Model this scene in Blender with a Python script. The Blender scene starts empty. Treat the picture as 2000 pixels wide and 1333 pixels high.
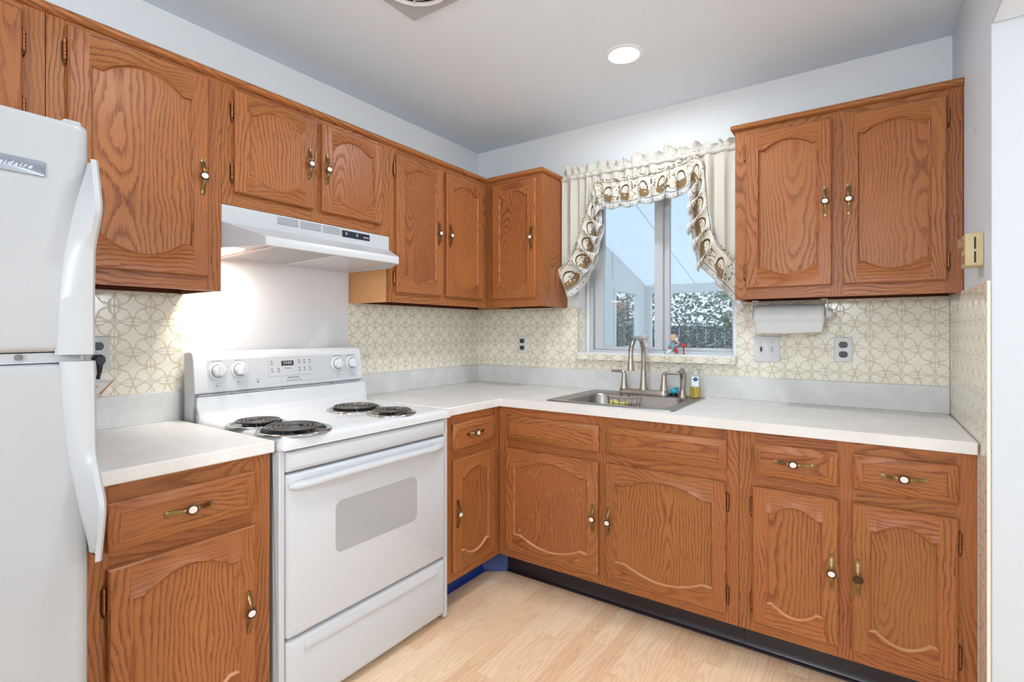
import bpy, bmesh, math, random
from mathutils import Vector, Matrix
random.seed(7)
R = math.radians
scene = bpy.context.scene
COL = scene.collection

# ------------------------------------------------------------------ camera, world, exposure
cam_d = bpy.data.cameras.new('camera'); cam = bpy.data.objects.new('camera', cam_d); COL.objects.link(cam)
cam.location = (2.0503, -2.5877, 1.1778); cam.rotation_euler = (R(90), 0, R(34.6))
cam_d.sensor_width = 36; cam_d.lens = 18.0; cam_d.shift_y = -19.5 / 2000; cam_d.clip_start = .02
scene.camera = cam
wd = bpy.data.worlds.new('daylight'); scene.world = wd; wd.use_nodes = True
bg = wd.node_tree.nodes['Background']; bg.inputs[0].default_value = (.80, .91, 1, 1); bg.inputs[1].default_value = 1.0
sun_d = bpy.data.lights.new('sun', 'SUN'); sun_d.energy = 2.6; sun_d.angle = R(2); sun = bpy.data.objects.new('sun', sun_d); COL.objects.link(sun); sun.rotation_euler = (R(-36), 0, R(8)); sun.location = (1, 4, 6)
vs = scene.view_settings
vs.view_transform = 'Standard'; vs.look = 'None'; vs.exposure = 0.29; vs.gamma = 1; vs.use_curve_mapping = False

def area(name, loc, size, power, color=(1, 1, 1), rot=(0, 0, 0), shape='DISK', parent=None, spread=180):
    d = bpy.data.lights.new(name, 'AREA'); d.shape = shape; d.size = size; d.energy = power; d.color = color; d.spread = R(spread)
    o = bpy.data.objects.new(name, d); COL.objects.link(o); o.rotation_euler = rot
    o.location = Vector(loc) - (Vector(WORLDLOC[parent.name]) if parent else Vector())
    if parent: o.parent = parent
    return o
WORLDLOC = {}
# power of the sink and hood lamps and of the added fill lamps (each lamp builder below places its own light)
P_DOWN, P_DOWN_FILL, P_HOOD, P_GLOBE_FILL = 6.2, 5.5, 2.1, 70.0
C_LAMP = (.84, .93, 1)

# ------------------------------------------------------------------ node helpers / materials
class NT:
    def __init__(s, name):
        s.m = bpy.data.materials.new(name); s.m.use_nodes = True; s.t = s.m.node_tree
        s.t.nodes.clear(); s.out = s.t.nodes.new('ShaderNodeOutputMaterial')
        s.p = s.t.nodes.new('ShaderNodeBsdfPrincipled'); s.link(s.p.outputs[0], s.out.inputs[0])
    def link(s, a, b): s.t.links.new(a, b)
    def put(s, sock, v):
        if v is None: return
        if isinstance(v, (int, float, tuple, list)):
            if isinstance(v, (tuple, list)) and len(v) == 3 and sock.type == 'RGBA': v = (*v, 1)
            sock.default_value = v
        else: s.link(v, sock)
    def n(s, typ, ins=None, **kw):
        nd = s.t.nodes.new(typ)
        for k, v in kw.items(): setattr(nd, k, v)
        for k, v in (ins or {}).items(): s.put(nd.inputs[k], v)
        return nd
    def ma(s, op, a, b=None, c=None, clamp=False):
        nd = s.t.nodes.new('ShaderNodeMath'); nd.operation = op; nd.use_clamp = clamp
        s.put(nd.inputs[0], a); s.put(nd.inputs[1], b); s.put(nd.inputs[2], c)
        return nd.outputs[0]
    def mix(s, f, a, b, mode='MIX'):
        nd = s.t.nodes.new('ShaderNodeMix'); nd.data_type = 'RGBA'; nd.blend_type = mode
        s.put(nd.inputs[0], f); s.put(nd.inputs[6], a); s.put(nd.inputs[7], b)
        return nd.outputs[2]
    def ss(s, x, lo, hi):   # smoothstep
        nd = s.t.nodes.new('ShaderNodeMapRange'); nd.interpolation_type = 'SMOOTHSTEP'
        s.put(nd.inputs[0], x); s.put(nd.inputs[1], lo); s.put(nd.inputs[2], hi); s.put(nd.inputs[3], 0.); s.put(nd.inputs[4], 1.)
        return nd.outputs[0]
    def uv(s):
        a = s.n('ShaderNodeUVMap', uv_map='uv'); b = s.n('ShaderNodeSeparateXYZ', {0: a.outputs[0]})
        return b.outputs[0], b.outputs[1]
    def obj(s): return s.n('ShaderNodeTexCoord').outputs['Object']
    def pos(s): return s.n('ShaderNodeNewGeometry').outputs['Position']
    def xyz(s, x, y, z=0.):
        nd = s.n('ShaderNodeCombineXYZ'); s.put(nd.inputs[0], x); s.put(nd.inputs[1], y); s.put(nd.inputs[2], z); return nd.outputs[0]
    def noise(s, vec, scale, detail=2., rough=.5, out=0):
        return s.n('ShaderNodeTexNoise', {'Vector': vec, 'Scale': scale, 'Detail': detail, 'Roughness': rough}).outputs[out]
    def bump(s, h, strength=.3, dist=.001):
        b = s.n('ShaderNodeBump', {'Height': h, 'Strength': strength, 'Distance': dist}); s.link(b.outputs[0], s.p.inputs['Normal'])
    def base(s, c, rough=.5, metal=0., **kw):
        s.put(s.p.inputs['Base Color'], c); s.put(s.p.inputs['Roughness'], rough); s.put(s.p.inputs['Metallic'], metal)
        for k, v in kw.items(): s.put(s.p.inputs[k], v)
        return s

def lin(r, g, b): return tuple(((c / 255 + .055) / 1.055) ** 2.4 if c > 10 else c / 255 / 12.92 for c in (r, g, b))
def simple(name, rgb, rough=.5, metal=0., noise=0., nscale=40., **kw):
    t = NT(name); c = lin(*rgb)
    if noise:
        f = t.noise(t.obj(), nscale, 3.)
        col = t.mix(f, tuple(x * (1 - noise) for x in c), tuple(min(1, x * (1 + noise)) for x in c))
    else: col = c
    return t.base(col, rough, metal, **kw).m

def mat_oak(name='oak', light=(167, 104, 58), dark=(110, 58, 29), wear=0.):
    t = NT(name); u, v = t.uv()
    k = t.ma('FLOOR', t.ma('ADD', t.ma('DIVIDE', u, 10.), .5))
    ul = t.ma('SUBTRACT', u, t.ma('MULTIPLY', k, 10.))
    wn = t.n('ShaderNodeTexWhiteNoise', {'W': k}, noise_dimensions='1D')
    sp = t.n('ShaderNodeSeparateColor', {0: wn.outputs['Color']}); r, g, b = sp.outputs[0:3]
    kk = t.ma('MULTIPLY', k, 3.7)
    n1 = t.noise(t.xyz(t.ma('MULTIPLY', ul, 4.), t.ma('MULTIPLY', v, 9.), kk), 1., 2.5)
    n2 = t.noise(t.xyz(t.ma('MULTIPLY', ul, 2.2), t.ma('MULTIPLY', v, 2.), t.ma('ADD', kk, 40.)), 1., 1.)
    n3 = t.noise(t.xyz(t.ma('MULTIPLY', ul, 26.), t.ma('MULTIPLY', v, 210.), kk), 1., 3.)
    x = t.ma('ADD', v, t.ma('ADD', t.ma('MULTIPLY', t.ma('SUBTRACT', n1, .5), .07), t.ma('MULTIPLY', t.ma('SUBTRACT', r, .5), .10)))
    d = t.ma('ADD', t.ma('ADD', .012, t.ma('MULTIPLY', g, .05)), t.ma('ADD', t.ma('MULTIPLY', ul, t.ma('MULTIPLY', t.ma('SUBTRACT', b, .5), .30)), t.ma('MULTIPLY', t.ma('SUBTRACT', n2, .5), .16)))
    rr = t.ma('SQRT', t.ma('ADD', t.ma('MULTIPLY', x, x), t.ma('MULTIPLY', d, d)))
    rr = t.ma('ADD', rr, t.ma('MULTIPLY', t.ma('SUBTRACT', n3, .5), .0075))
    fr_ = t.ma('FRACT', t.ma('MULTIPLY', rr, 88.))
    ring = t.ma('MULTIPLY', t.ss(fr_, 0., .10), t.ma('SUBTRACT', 1., t.ss(fr_, .10, .62)))
    ring = t.ma('MULTIPLY', ring, t.ma('MULTIPLY_ADD', t.ss(n2, .35, .6), .55, .45))
    pore = t.noise(t.xyz(t.ma('MULTIPLY', ul, 22.), t.ma('MULTIPLY', v, 520.), kk), 1., 2.)
    pore = t.ma('MULTIPLY', t.ss(pore, .50, .68), t.ma('MULTIPLY_ADD', ring, .7, .45))
    blot = t.noise(t.xyz(t.ma('MULTIPLY', ul, 3.), t.ma('MULTIPLY', v, 7.), t.ma('ADD', kk, 9.)), 1., 2.)
    f = t.ma('ADD', t.ma('MULTIPLY', ring, .62), t.ma('MULTIPLY', pore, .40), clamp=True)
    f = t.ma('ADD', f, t.ma('MULTIPLY', t.ma('SUBTRACT', blot, .5), .36), clamp=True)
    col = t.mix(f, lin(*light), lin(*dark))
    tone = t.ma('MULTIPLY_ADD', t.ma('ADD', g, b), .13, .87)
    col = t.mix(1., col, t.xyz(tone, t.ma('MULTIPLY_ADD', r, .10, t.ma('SUBTRACT', tone, .06)), t.ma('SUBTRACT', tone, .02)), 'MULTIPLY')
    if wear:
        w = t.noise(t.xyz(t.ma('MULTIPLY', ul, 25.), t.ma('MULTIPLY', v, 240.), 3.), 1., 3.)
        w2 = t.noise(t.xyz(t.ma('MULTIPLY', ul, 5.), t.ma('MULTIPLY', v, 8.), 8.), 1., 1.)
        wf = t.ma('MULTIPLY', t.ss(w, .64, .70), t.ss(w2, .52, .62))
        col = t.mix(t.ma('MULTIPLY', wf, wear), col, lin(226, 190, 150))
    t.base(col, t.ma('MULTIPLY_ADD', ring, .10, .34), **{'Specular IOR Level': .32}); t.bump(t.ma('ADD', t.ma('MULTIPLY', pore, -.6), t.ma('MULTIPLY', ring, -.4)), .18, .0006)
    return t.m

def mat_tile():
    t = NT('glazed_tile'); u, v = t.uv()
    def centred(c): return t.ma('SUBTRACT', t.ma('FRACT', c), .5)
    cu, cv = centred(u), centred(v)
    a, b = t.ma('ABSOLUTE', cu), t.ma('ABSOLUTE', cv)
    mx, mn = t.ma('MAXIMUM', a, b), t.ma('MINIMUM', a, b)
    edge = t.ma('SUBTRACT', .5, mx)
    grout = t.ma('SUBTRACT', 1., t.ss(edge, .006, .016))
    wob = t.ma('MULTIPLY', t.ma('SUBTRACT', t.noise(t.xyz(u, v), 9., 1.), .5), .03)
    def seg(x0, y0, x1, y1):       # distance to segment in (mx,mn)
        ex, ey = x1 - x0, y1 - y0; L2 = ex * ex + ey * ey
        px, py = t.ma('SUBTRACT', mx, x0), t.ma('SUBTRACT', mn, y0)
        h = t.ma('DIVIDE', t.ma('ADD', t.ma('MULTIPLY', px, ex), t.ma('MULTIPLY', py, ey)), L2, clamp=True)
        qx, qy = t.ma('SUBTRACT', px, t.ma('MULTIPLY', h, ex)), t.ma('SUBTRACT', py, t.ma('MULTIPLY', h, ey))
        return t.ma('SQRT', t.ma('ADD', t.ma('MULTIPLY', qx, qx), t.ma('MULTIPLY', qy, qy)))
    mx, mn = t.ma('ADD', mx, t.ma('MULTIPLY', wob, .35)), t.ma('ADD', mn, t.ma('MULTIPLY', wob, -.3))
    def dmin_of(*q):
        d = q[0]
        for x in q[1:]: d = t.ma('MINIMUM', d, x)
        return d
    def path(*p): return dmin_of(*[seg(*p[k], *p[k + 1]) for k in range(len(p) - 1)])
    star = path((.36, .035), (.26, .072), (.19, .105), (.145, .145))
    cloud = path((.40, .03), (.395, .12), (.405, .205), (.45, .245), (.472, .32), (.462, .39), (.435, .435))
    curls = dmin_of(seg(.405, .205, .365, .175), seg(.385, .045, .325, .098), seg(.325, .098, .352, .125), seg(.26, .072, .235, .115))
    def ring(cx, rad):
        kx = t.ma('SUBTRACT', mx, cx)
        return t.ma('ABSOLUTE', t.ma('SUBTRACT', t.ma('SQRT', t.ma('ADD', t.ma('MULTIPLY', kx, kx), t.ma('MULTIPLY', mn, mn))), rad))
    dmin = dmin_of(t.ma('ADD', star, t.ma('MULTIPLY_ADD', mx, -.034, .006)), cloud, t.ma('ADD', curls, .002), ring(.375, .028), t.ma('ADD', ring(.445, .022), .002), seg(.466, .02, .5, .02))
    line = t.ma('MULTIPLY', t.ma('SUBTRACT', 1., t.ss(dmin, .002, .024)), .85)
    fade = t.ss(t.noise(t.xyz(u, v), 14., 2.), .2, .55)
    line = t.ma('MULTIPLY', line, t.ma('MULTIPLY_ADD', fade, .4, .6))
    cell = t.n('ShaderNodeTexWhiteNoise', {'Vector': t.xyz(t.ma('FLOOR', u), t.ma('FLOOR', v), 0.)}, noise_dimensions='3D').outputs[0]
    basec = t.mix(cell, lin(242, 234, 216), lin(249, 242, 226))
    col = t.mix(line, basec, lin(196, 181, 142)); col = t.mix(t.ma('MULTIPLY', grout, .8), col, lin(206, 200, 188))
    t.base(col, t.ma('MULTIPLY_ADD', grout, .5, .14)); t.bump(t.ma('SUBTRACT', t.ma('MULTIPLY', line, -.5), t.ma('MULTIPLY', grout, .8)), .5, .0015)
    return t.m

def mat_floor():
    t = NT('laminate_floor'); p = t.n('ShaderNodeSeparateXYZ', {0: t.pos()}); x, y = p.outputs[0], p.outputs[1]
    w = .063
    row = t.ma('FLOOR', t.ma('DIVIDE', x, w))
    h = t.n('ShaderNodeTexWhiteNoise', {'W': row}, noise_dimensions='1D').outputs[0]
    yy = t.ma('DIVIDE', t.ma('ADD', y, t.ma('MULTIPLY', h, 3.)), .42)
    brd = t.ma('FLOOR', yy)
    wn = t.n('ShaderNodeTexWhiteNoise', {'Vector': t.xyz(row, brd, 2.)}, noise_dimensions='3D'); sp = t.n('ShaderNodeSeparateColor', {0: wn.outputs['Color']})
    r, g, b = sp.outputs[0:3]
    seed = t.ma('MULTIPLY', t.ma('ADD', row, t.ma('MULTIPLY', brd, 7.3)), 5.1)
    fx = t.ma('SUBTRACT', t.ma('FRACT', t.ma('DIVIDE', x, w)), .5)
    n1 = t.noise(t.xyz(t.ma('MULTIPLY', x, 22.), t.ma('MULTIPLY', y, 4.), seed), 1., 3.)
    dd = t.ma('ADD', t.ma('MULTIPLY', fx, w), t.ma('MULTIPLY', t.ma('SUBTRACT', r, .5), .06))
    q = t.ma('ADD', t.ma('MULTIPLY', t.ma('SUBTRACT', t.noise(t.xyz(t.ma('MULTIPLY', y, 2.2), seed, 0.), 1., 1.), .5), .13), .02)
    rr = t.ma('ADD', t.ma('SQRT', t.ma('ADD', t.ma('MULTIPLY', dd, dd), t.ma('MULTIPLY', q, q))), t.ma('MULTIPLY', n1, .02))
    ring = t.ma('POWER', t.ma('MULTIPLY_ADD', t.ma('SINE', t.ma('MULTIPLY', rr, 560.)), .5, .5), 2.)
    fine = t.noise(t.xyz(t.ma('MULTIPLY', x, 330.), t.ma('MULTIPLY', y, 12.), seed), 1., 2.)
    f = t.ma('ADD', t.ma('MULTIPLY', ring, .34), t.ma('MULTIPLY', t.ss(fine, .5, .75), .3), clamp=True)
    lt = t.mix(g, lin(255, 226, 190), lin(240, 198, 158)); dk = t.mix(g, lin(230, 184, 142), lin(212, 160, 118))
    col = t.mix(f, lt, dk)
    e1 = t.ma('SUBTRACT', .5, t.ma('ABSOLUTE', fx)); e2 = t.ma('SUBTRACT', .5, t.ma('ABSOLUTE', t.ma('SUBTRACT', t.ma('FRACT', yy), .5)))
    seam = t.ma('SUBTRACT', 1., t.ma('MINIMUM', t.ss(e1, .004, .018), t.ss(e2, .001, .004)))
    col = t.mix(t.ma('MULTIPLY', seam, .12), col, lin(150, 110, 80))
    t.base(col, .38); t.bump(t.ma('MULTIPLY', seam, -1.), .12, .0005)
    return t.m

def mat_mottled(name, c1, c2, scale=7., rough=.42):
    t = NT(name); o = t.pos()
    n = t.noise(o, scale, 5., .62); n2 = t.noise(o, scale * 9, 3.)
    f = t.ss(t.ma('ADD', t.ma('MULTIPLY', n, .8), t.ma('MULTIPLY', n2, .2)), .35, .68)
    t.base(t.mix(f, lin(*c1), lin(*c2)), rough); return t.m

def mat_print():
    t = NT('printed_ruffle'); u, v = t.uv()      # u metres along seam, v 0 seam .. 1 hem
    n0 = t.noise(t.xyz(u, v), 7., 3.)
    col = t.mix(t.ss(n0, .35, .7), lin(241, 238, 231), lin(232, 222, 198))
    per = .125
    cu = t.ma('MULTIPLY', t.ma('SUBTRACT', t.ma('FRACT', t.ma('DIVIDE', u, per)), .5), per)
    vv = t.ma('MULTIPLY', v, .14)
    def ell(cx, cy, rx, ry):
        dx = t.ma('DIVIDE', t.ma('SUBTRACT', cu, cx), rx); dy = t.ma('DIVIDE', t.ma('SUBTRACT', vv, cy), ry)
        return t.ma('SQRT', t.ma('ADD', t.ma('MULTIPLY', dx, dx), t.ma('MULTIPLY', dy, dy)))
    wv = t.n('ShaderNodeTexChecker', {'Vector': t.xyz(u, vv), 'Scale': 420.}).outputs[1]
    bask = t.ma('MULTIPLY', t.ma('LESS_THAN', ell(0., .082, .030, .028), 1.), t.ma('GREATER_THAN', vv, .068))
    col = t.mix(bask, col, t.mix(wv, lin(132, 102, 68), lin(176, 146, 104)))
    hnd = t.ma('LESS_THAN', t.ma('ABSOLUTE', t.ma('SUBTRACT', ell(0., .066, .024, .036), 1.)), .12)
    col = t.mix(t.ma('MULTIPLY', hnd, t.ma('LESS_THAN', vv, .07)), col, lin(104, 78, 52))
    vor = t.n('ShaderNodeTexVoronoi', {'Vector': t.xyz(u, vv), 'Scale': 125.})
    vs_ = t.n('ShaderNodeSeparateColor', {0: vor.outputs['Color']})
    fl = t.ma('MULTIPLY', t.ma('LESS_THAN', vor.outputs['Distance'], .36), t.ma('LESS_THAN', ell(.004, .066, .024, .024), 1.))
    fc = t.mix(t.ma('GREATER_THAN', vs_.outputs[0], .55), lin(236, 232, 228), t.mix(t.ma('GREATER_THAN', vs_.outputs[1], .5), lin(196, 118, 122), lin(104, 122, 104)))
    col = t.mix(fl, col, fc)
    twig = t.ma('LESS_THAN', t.ma('ABSOLUTE', t.ma('SUBTRACT', t.noise(t.xyz(u, vv, 3.), 26., 1.), .5)), .018)
    far = t.ma('GREATER_THAN', t.ma('ABSOLUTE', cu), .034)
    col = t.mix(t.ma('MULTIPLY', t.ma('MULTIPLY', twig, far), t.ma('LESS_THAN', v, .72)), col, lin(126, 114, 104))
    vo2 = t.n('ShaderNodeTexVoronoi', {'Vector': t.xyz(u, vv, 5.), 'Scale': 60.})
    dots = t.ma('MULTIPLY', t.ma('MULTIPLY', t.ma('LESS_THAN', vo2.outputs['Distance'], .22), far), t.ma('LESS_THAN', v, .72))
    col = t.mix(dots, col, lin(120, 112, 100))
    hem = t.ma('GREATER_THAN', v, .76); col = t.mix(hem, col, lin(232, 231, 228))
    ln = t.ma('LESS_THAN', t.ma('ABSOLUTE', t.ma('SUBTRACT', v, .79)), .010)
    cd = t.ma('MULTIPLY', t.ma('SUBTRACT', t.ma('FRACT', t.ma('DIVIDE', u, .013)), .5), .013); dv = t.ma('MULTIPLY', t.ma('SUBTRACT', v, .91), .14)
    dt = t.ma('LESS_THAN', t.ma('SQRT', t.ma('ADD', t.ma('MULTIPLY', cd, cd), t.ma('MULTIPLY', dv, dv))), .0017)
    col = t.mix(t.ma('MAXIMUM', ln, dt), col, lin(66, 66, 76))
    t.base(col, .85); cloth_trans(t, col, .3); return t.m

def cloth_trans(t, col, f):
    tr = t.n('ShaderNodeBsdfTranslucent', {0: col}); mx = t.n('ShaderNodeMixShader', {0: f, 1: t.p.outputs[0], 2: tr.outputs[0]})
    t.link(mx.outputs[0], t.out.inputs[0])
def mat_cloth(name, rgb, f=.3):
    t = NT(name); c = t.mix(t.noise(t.pos(), 900., 1.), lin(*[x * .96 for x in rgb]), lin(*rgb)); t.base(c, .9); cloth_trans(t, c, f); return t.m
def mat_glass(name='window_glass', tint=(.97, .985, 1), refl=.012):
    t = NT(name); tr = t.n('ShaderNodeBsdfTransparent', {0: (*tint, 1)}); gl = t.n('ShaderNodeBsdfGlossy', {1: .02})
    lw = t.n('ShaderNodeLayerWeight', {0: .2}); f = t.ma('MULTIPLY_ADD', lw.outputs[0], .2, refl, clamp=True)
    mx = t.n('ShaderNodeMixShader', {0: f, 1: tr.outputs[0], 2: gl.outputs[0]}); t.link(mx.outputs[0], t.out.inputs[0]); return t.m
def mat_emit(name, rgb, strength):
    t = NT(name); e = t.n('ShaderNodeEmission', {0: (*rgb, 1), 1: strength}); t.link(e.outputs[0], t.out.inputs[0]); return t.m
def mat_steel(name='brushed_steel', rgb=(176, 172, 166), rough=.3, along=(400., 8., 400.)):
    t = NT(name); m = t.n('ShaderNodeVectorMath', {0: t.obj(), 1: along}, operation='MULTIPLY')
    n = t.noise(m.outputs[0], 1., 2.); c = lin(*rgb)
    t.base(t.mix(n, tuple(x * .88 for x in c), c), t.ma('MULTIPLY_ADD', n, .12, rough), 1.); return t.m
def mat_specks(name, rgb, rough=.3):
    t = NT(name); o = t.pos(); n = t.noise(o, 420., 2.); n2 = t.noise(o, 14., 1.)
    f = t.ma('MULTIPLY', t.ss(n, .74, .77), t.ss(n2, .55, .65)); t.base(t.mix(f, lin(*rgb), lin(215, 215, 215)), rough); return t.m
def mat_wall(name, rgb, rough=.6):
    t = NT(name); n = t.noise(t.pos(), 160., 3.); c = lin(*rgb); t.base(t.mix(t.noise(t.pos(), 2., 2.), tuple(x * .985 for x in c), c), rough); t.bump(n, .05, .0008); return t.m
def mat_filter():
    t = NT('filter_mesh'); p = t.n('ShaderNodeSeparateXYZ', {0: t.pos()}); f = t.ma('MULTIPLY_ADD', t.ma('MULTIPLY', t.ma('SINE', t.ma('MULTIPLY', t.ma('ADD', p.outputs[0], p.outputs[1]), 620.)), t.ma('SINE', t.ma('MULTIPLY', t.ma('SUBTRACT', p.outputs[0], p.outputs[1]), 620.))), .5, .5); f = t.ss(f, .3, .8)
    t.base(t.mix(f, lin(236, 236, 234), lin(112, 112, 110)), .4, .2); t.bump(f, 1., .003); return t.m

M = dict(
    wallr=mat_wall('wall_paint_darkened', (210, 214, 219)), wall=mat_wall('wall_paint', (240, 241, 242)), ceil=mat_wall('ceiling_paint', (234, 243, 253), .8), floor=mat_floor(),
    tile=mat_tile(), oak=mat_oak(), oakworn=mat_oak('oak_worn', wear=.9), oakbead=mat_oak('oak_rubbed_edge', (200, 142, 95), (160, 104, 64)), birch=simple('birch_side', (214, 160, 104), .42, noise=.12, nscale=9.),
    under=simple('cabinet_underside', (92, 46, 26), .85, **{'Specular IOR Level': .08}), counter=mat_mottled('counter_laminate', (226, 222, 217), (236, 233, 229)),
    splash=mat_mottled('splash_laminate', (212, 210, 207), (226, 225, 222), 9.),
    enamel=simple('white_enamel', (224, 225, 227), .16, noise=.01), appl=simple('white_painted_metal', (206, 207, 209), .32), applgrey=simple('grey_trim', (188, 190, 193), .5),
    fridgehandle=simple('fridge_handle_white', (184, 184, 185), .36), plastic=simple('white_plastic', (222, 222, 222), .35), fridge=None, gap=simple('gasket_grey', (150, 150, 150), .6), dark=simple('dark_gap', (24, 24, 24), .7),
    ovenglass=simple('oven_window_grey', (176, 176, 176), .12), steel=mat_steel(), nickel=mat_steel('brushed_nickel', (186, 178, 168), .24, (60., 60., 60.)),
    pan=simple('drip_pan_bowl_darkened', (92, 88, 84), .16, 1.), chrome=simple('drip_pan_chrome', (205, 203, 200), .12, 1.), coil=simple('coil_black', (112, 108, 104), .34, .75),
    brass=simple('antique_brass', (138, 114, 76), .3, 1., noise=.4, nscale=120.), bronze=simple('hinge_bronze', (82, 66, 50), .35, 1.), copper=simple('hinge_barrel', (160, 104, 72), .35, 1.),
    porc=simple('porcelain', (240, 228, 220), .15), socket=simple('socket_brown', (62, 56, 56), .35), slot=simple('slot_black', (12, 12, 12), .5),
    black=simple('black_rubber', (22, 23, 26), .4), cream=mat_cloth('cream_cloth', (238, 233, 222), .28), ruffle=mat_print(), lining=mat_cloth('white_lining', (236, 238, 240), .4),
    toeblack=mat_specks('toe_black', (38, 28, 34), .28), toeblue=mat_specks('toe_blue', (24, 54, 124), .3), glass=mat_glass(), winmetal=simple('window_aluminium', (206, 207, 209), .42, .25),
    vinyl=simple('white_vinyl', (236, 238, 240), .4), paper=mat_cloth('paper_towel', (242, 242, 242), .2), sponge=simple('sponge_yellow', (224, 214, 128), .9, noise=.12, nscale=220.),
    teal=simple('teal_plastic', (40, 168, 190), .35), soap=None, bottle=None, beige=simple('beige_plastic', (200, 180, 134), .45), beigedark=simple('beige_dark', (150, 116, 84), .45),
    text=simple('printed_grey', (110, 110, 114), .6), bulb=mat_emit('bulb_glow', (1, .98, .95), 9.), lens=mat_emit('hood_lens_glow', (1, .98, .95), .95), mesh=mat_filter(),
    badge=simple('badge_metal', (170, 178, 190), .2, .9), navy=simple('panel_navy', (34, 38, 50), .3), blueled=simple('switch_blue', (120, 150, 185), .3), white=simple('pure_white', (246, 246, 246), .4),
    lcd=simple('lcd_dark', (70, 70, 70), .2), skin=simple('figure_skin', (222, 190, 168), .5), pink=simple('figure_pink', (228, 208, 214), .5), fgrey=simple('figure_grey', (186, 188, 194), .5),
    red=simple('figure_red', (190, 60, 56), .4), fblue=simple('figure_blue', (64, 92, 150), .4), fteal=simple('figure_teal', (120, 168, 182), .45), tan=simple('figure_tan', (206, 184, 150), .6),
    rust=simple('tag_orange', (196, 106, 50), .6), tag=simple('tag_grey', (206, 204, 202), .6), leafA=simple('leaf_green', (176, 188, 168), .5, noise=.35, nscale=3.), leafB=simple('leaf_dark', (150, 158, 152), .5, noise=.35, nscale=3.),
    bark=simple('bark', (126, 118, 118), .9, noise=.2), ground=simple('lawn', (150, 152, 140), .9, noise=.2, nscale=2.), fence=simple('fence_grey', (150, 146, 156), .8), wire=simple('dark_wire', (70, 68, 66), .4, .6),
    seal=simple('seal_line', (200, 206, 210), .6),
)
def _fr():
    t = NT('fridge_textured'); n = t.noise(t.obj(), 260., 2.); t.base(lin(177, 177, 178), .38); t.bump(n, .06, .001); return t.m
M['fridge'] = _fr()
t_ = NT('sunroom_roof_panel'); t_.base(lin(232, 238, 242), .6); cloth_trans(t_, (*lin(232, 241, 247), 1), .6); M['roofp'] = t_.m
t_ = NT('dish_soap'); t_.base(lin(236, 206, 60), .12, **{'Transmission Weight': .55, 'IOR': 1.33}); M['soap'] = t_.m
M['bottle'] = mat_glass('clear_bottle', (.93, .95, .95), .12)

# ------------------------------------------------------------------ mesh builder
W, H = 2.3266, 2.318
LW = lambda s, t, z: Vector((t, s, z))
BW = lambda s, t, z: Vector((s, -t, z))
RW = lambda s, t, z: Vector((W - t, s, z))
ID = lambda s, t, z: Vector((s, t, z))
_piece = [0]
def piece():
    _piece[0] += 1; k = _piece[0] * 10; o = random.uniform(-.12, .12)
    return lambda a, c: (a + k, c + o)

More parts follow.
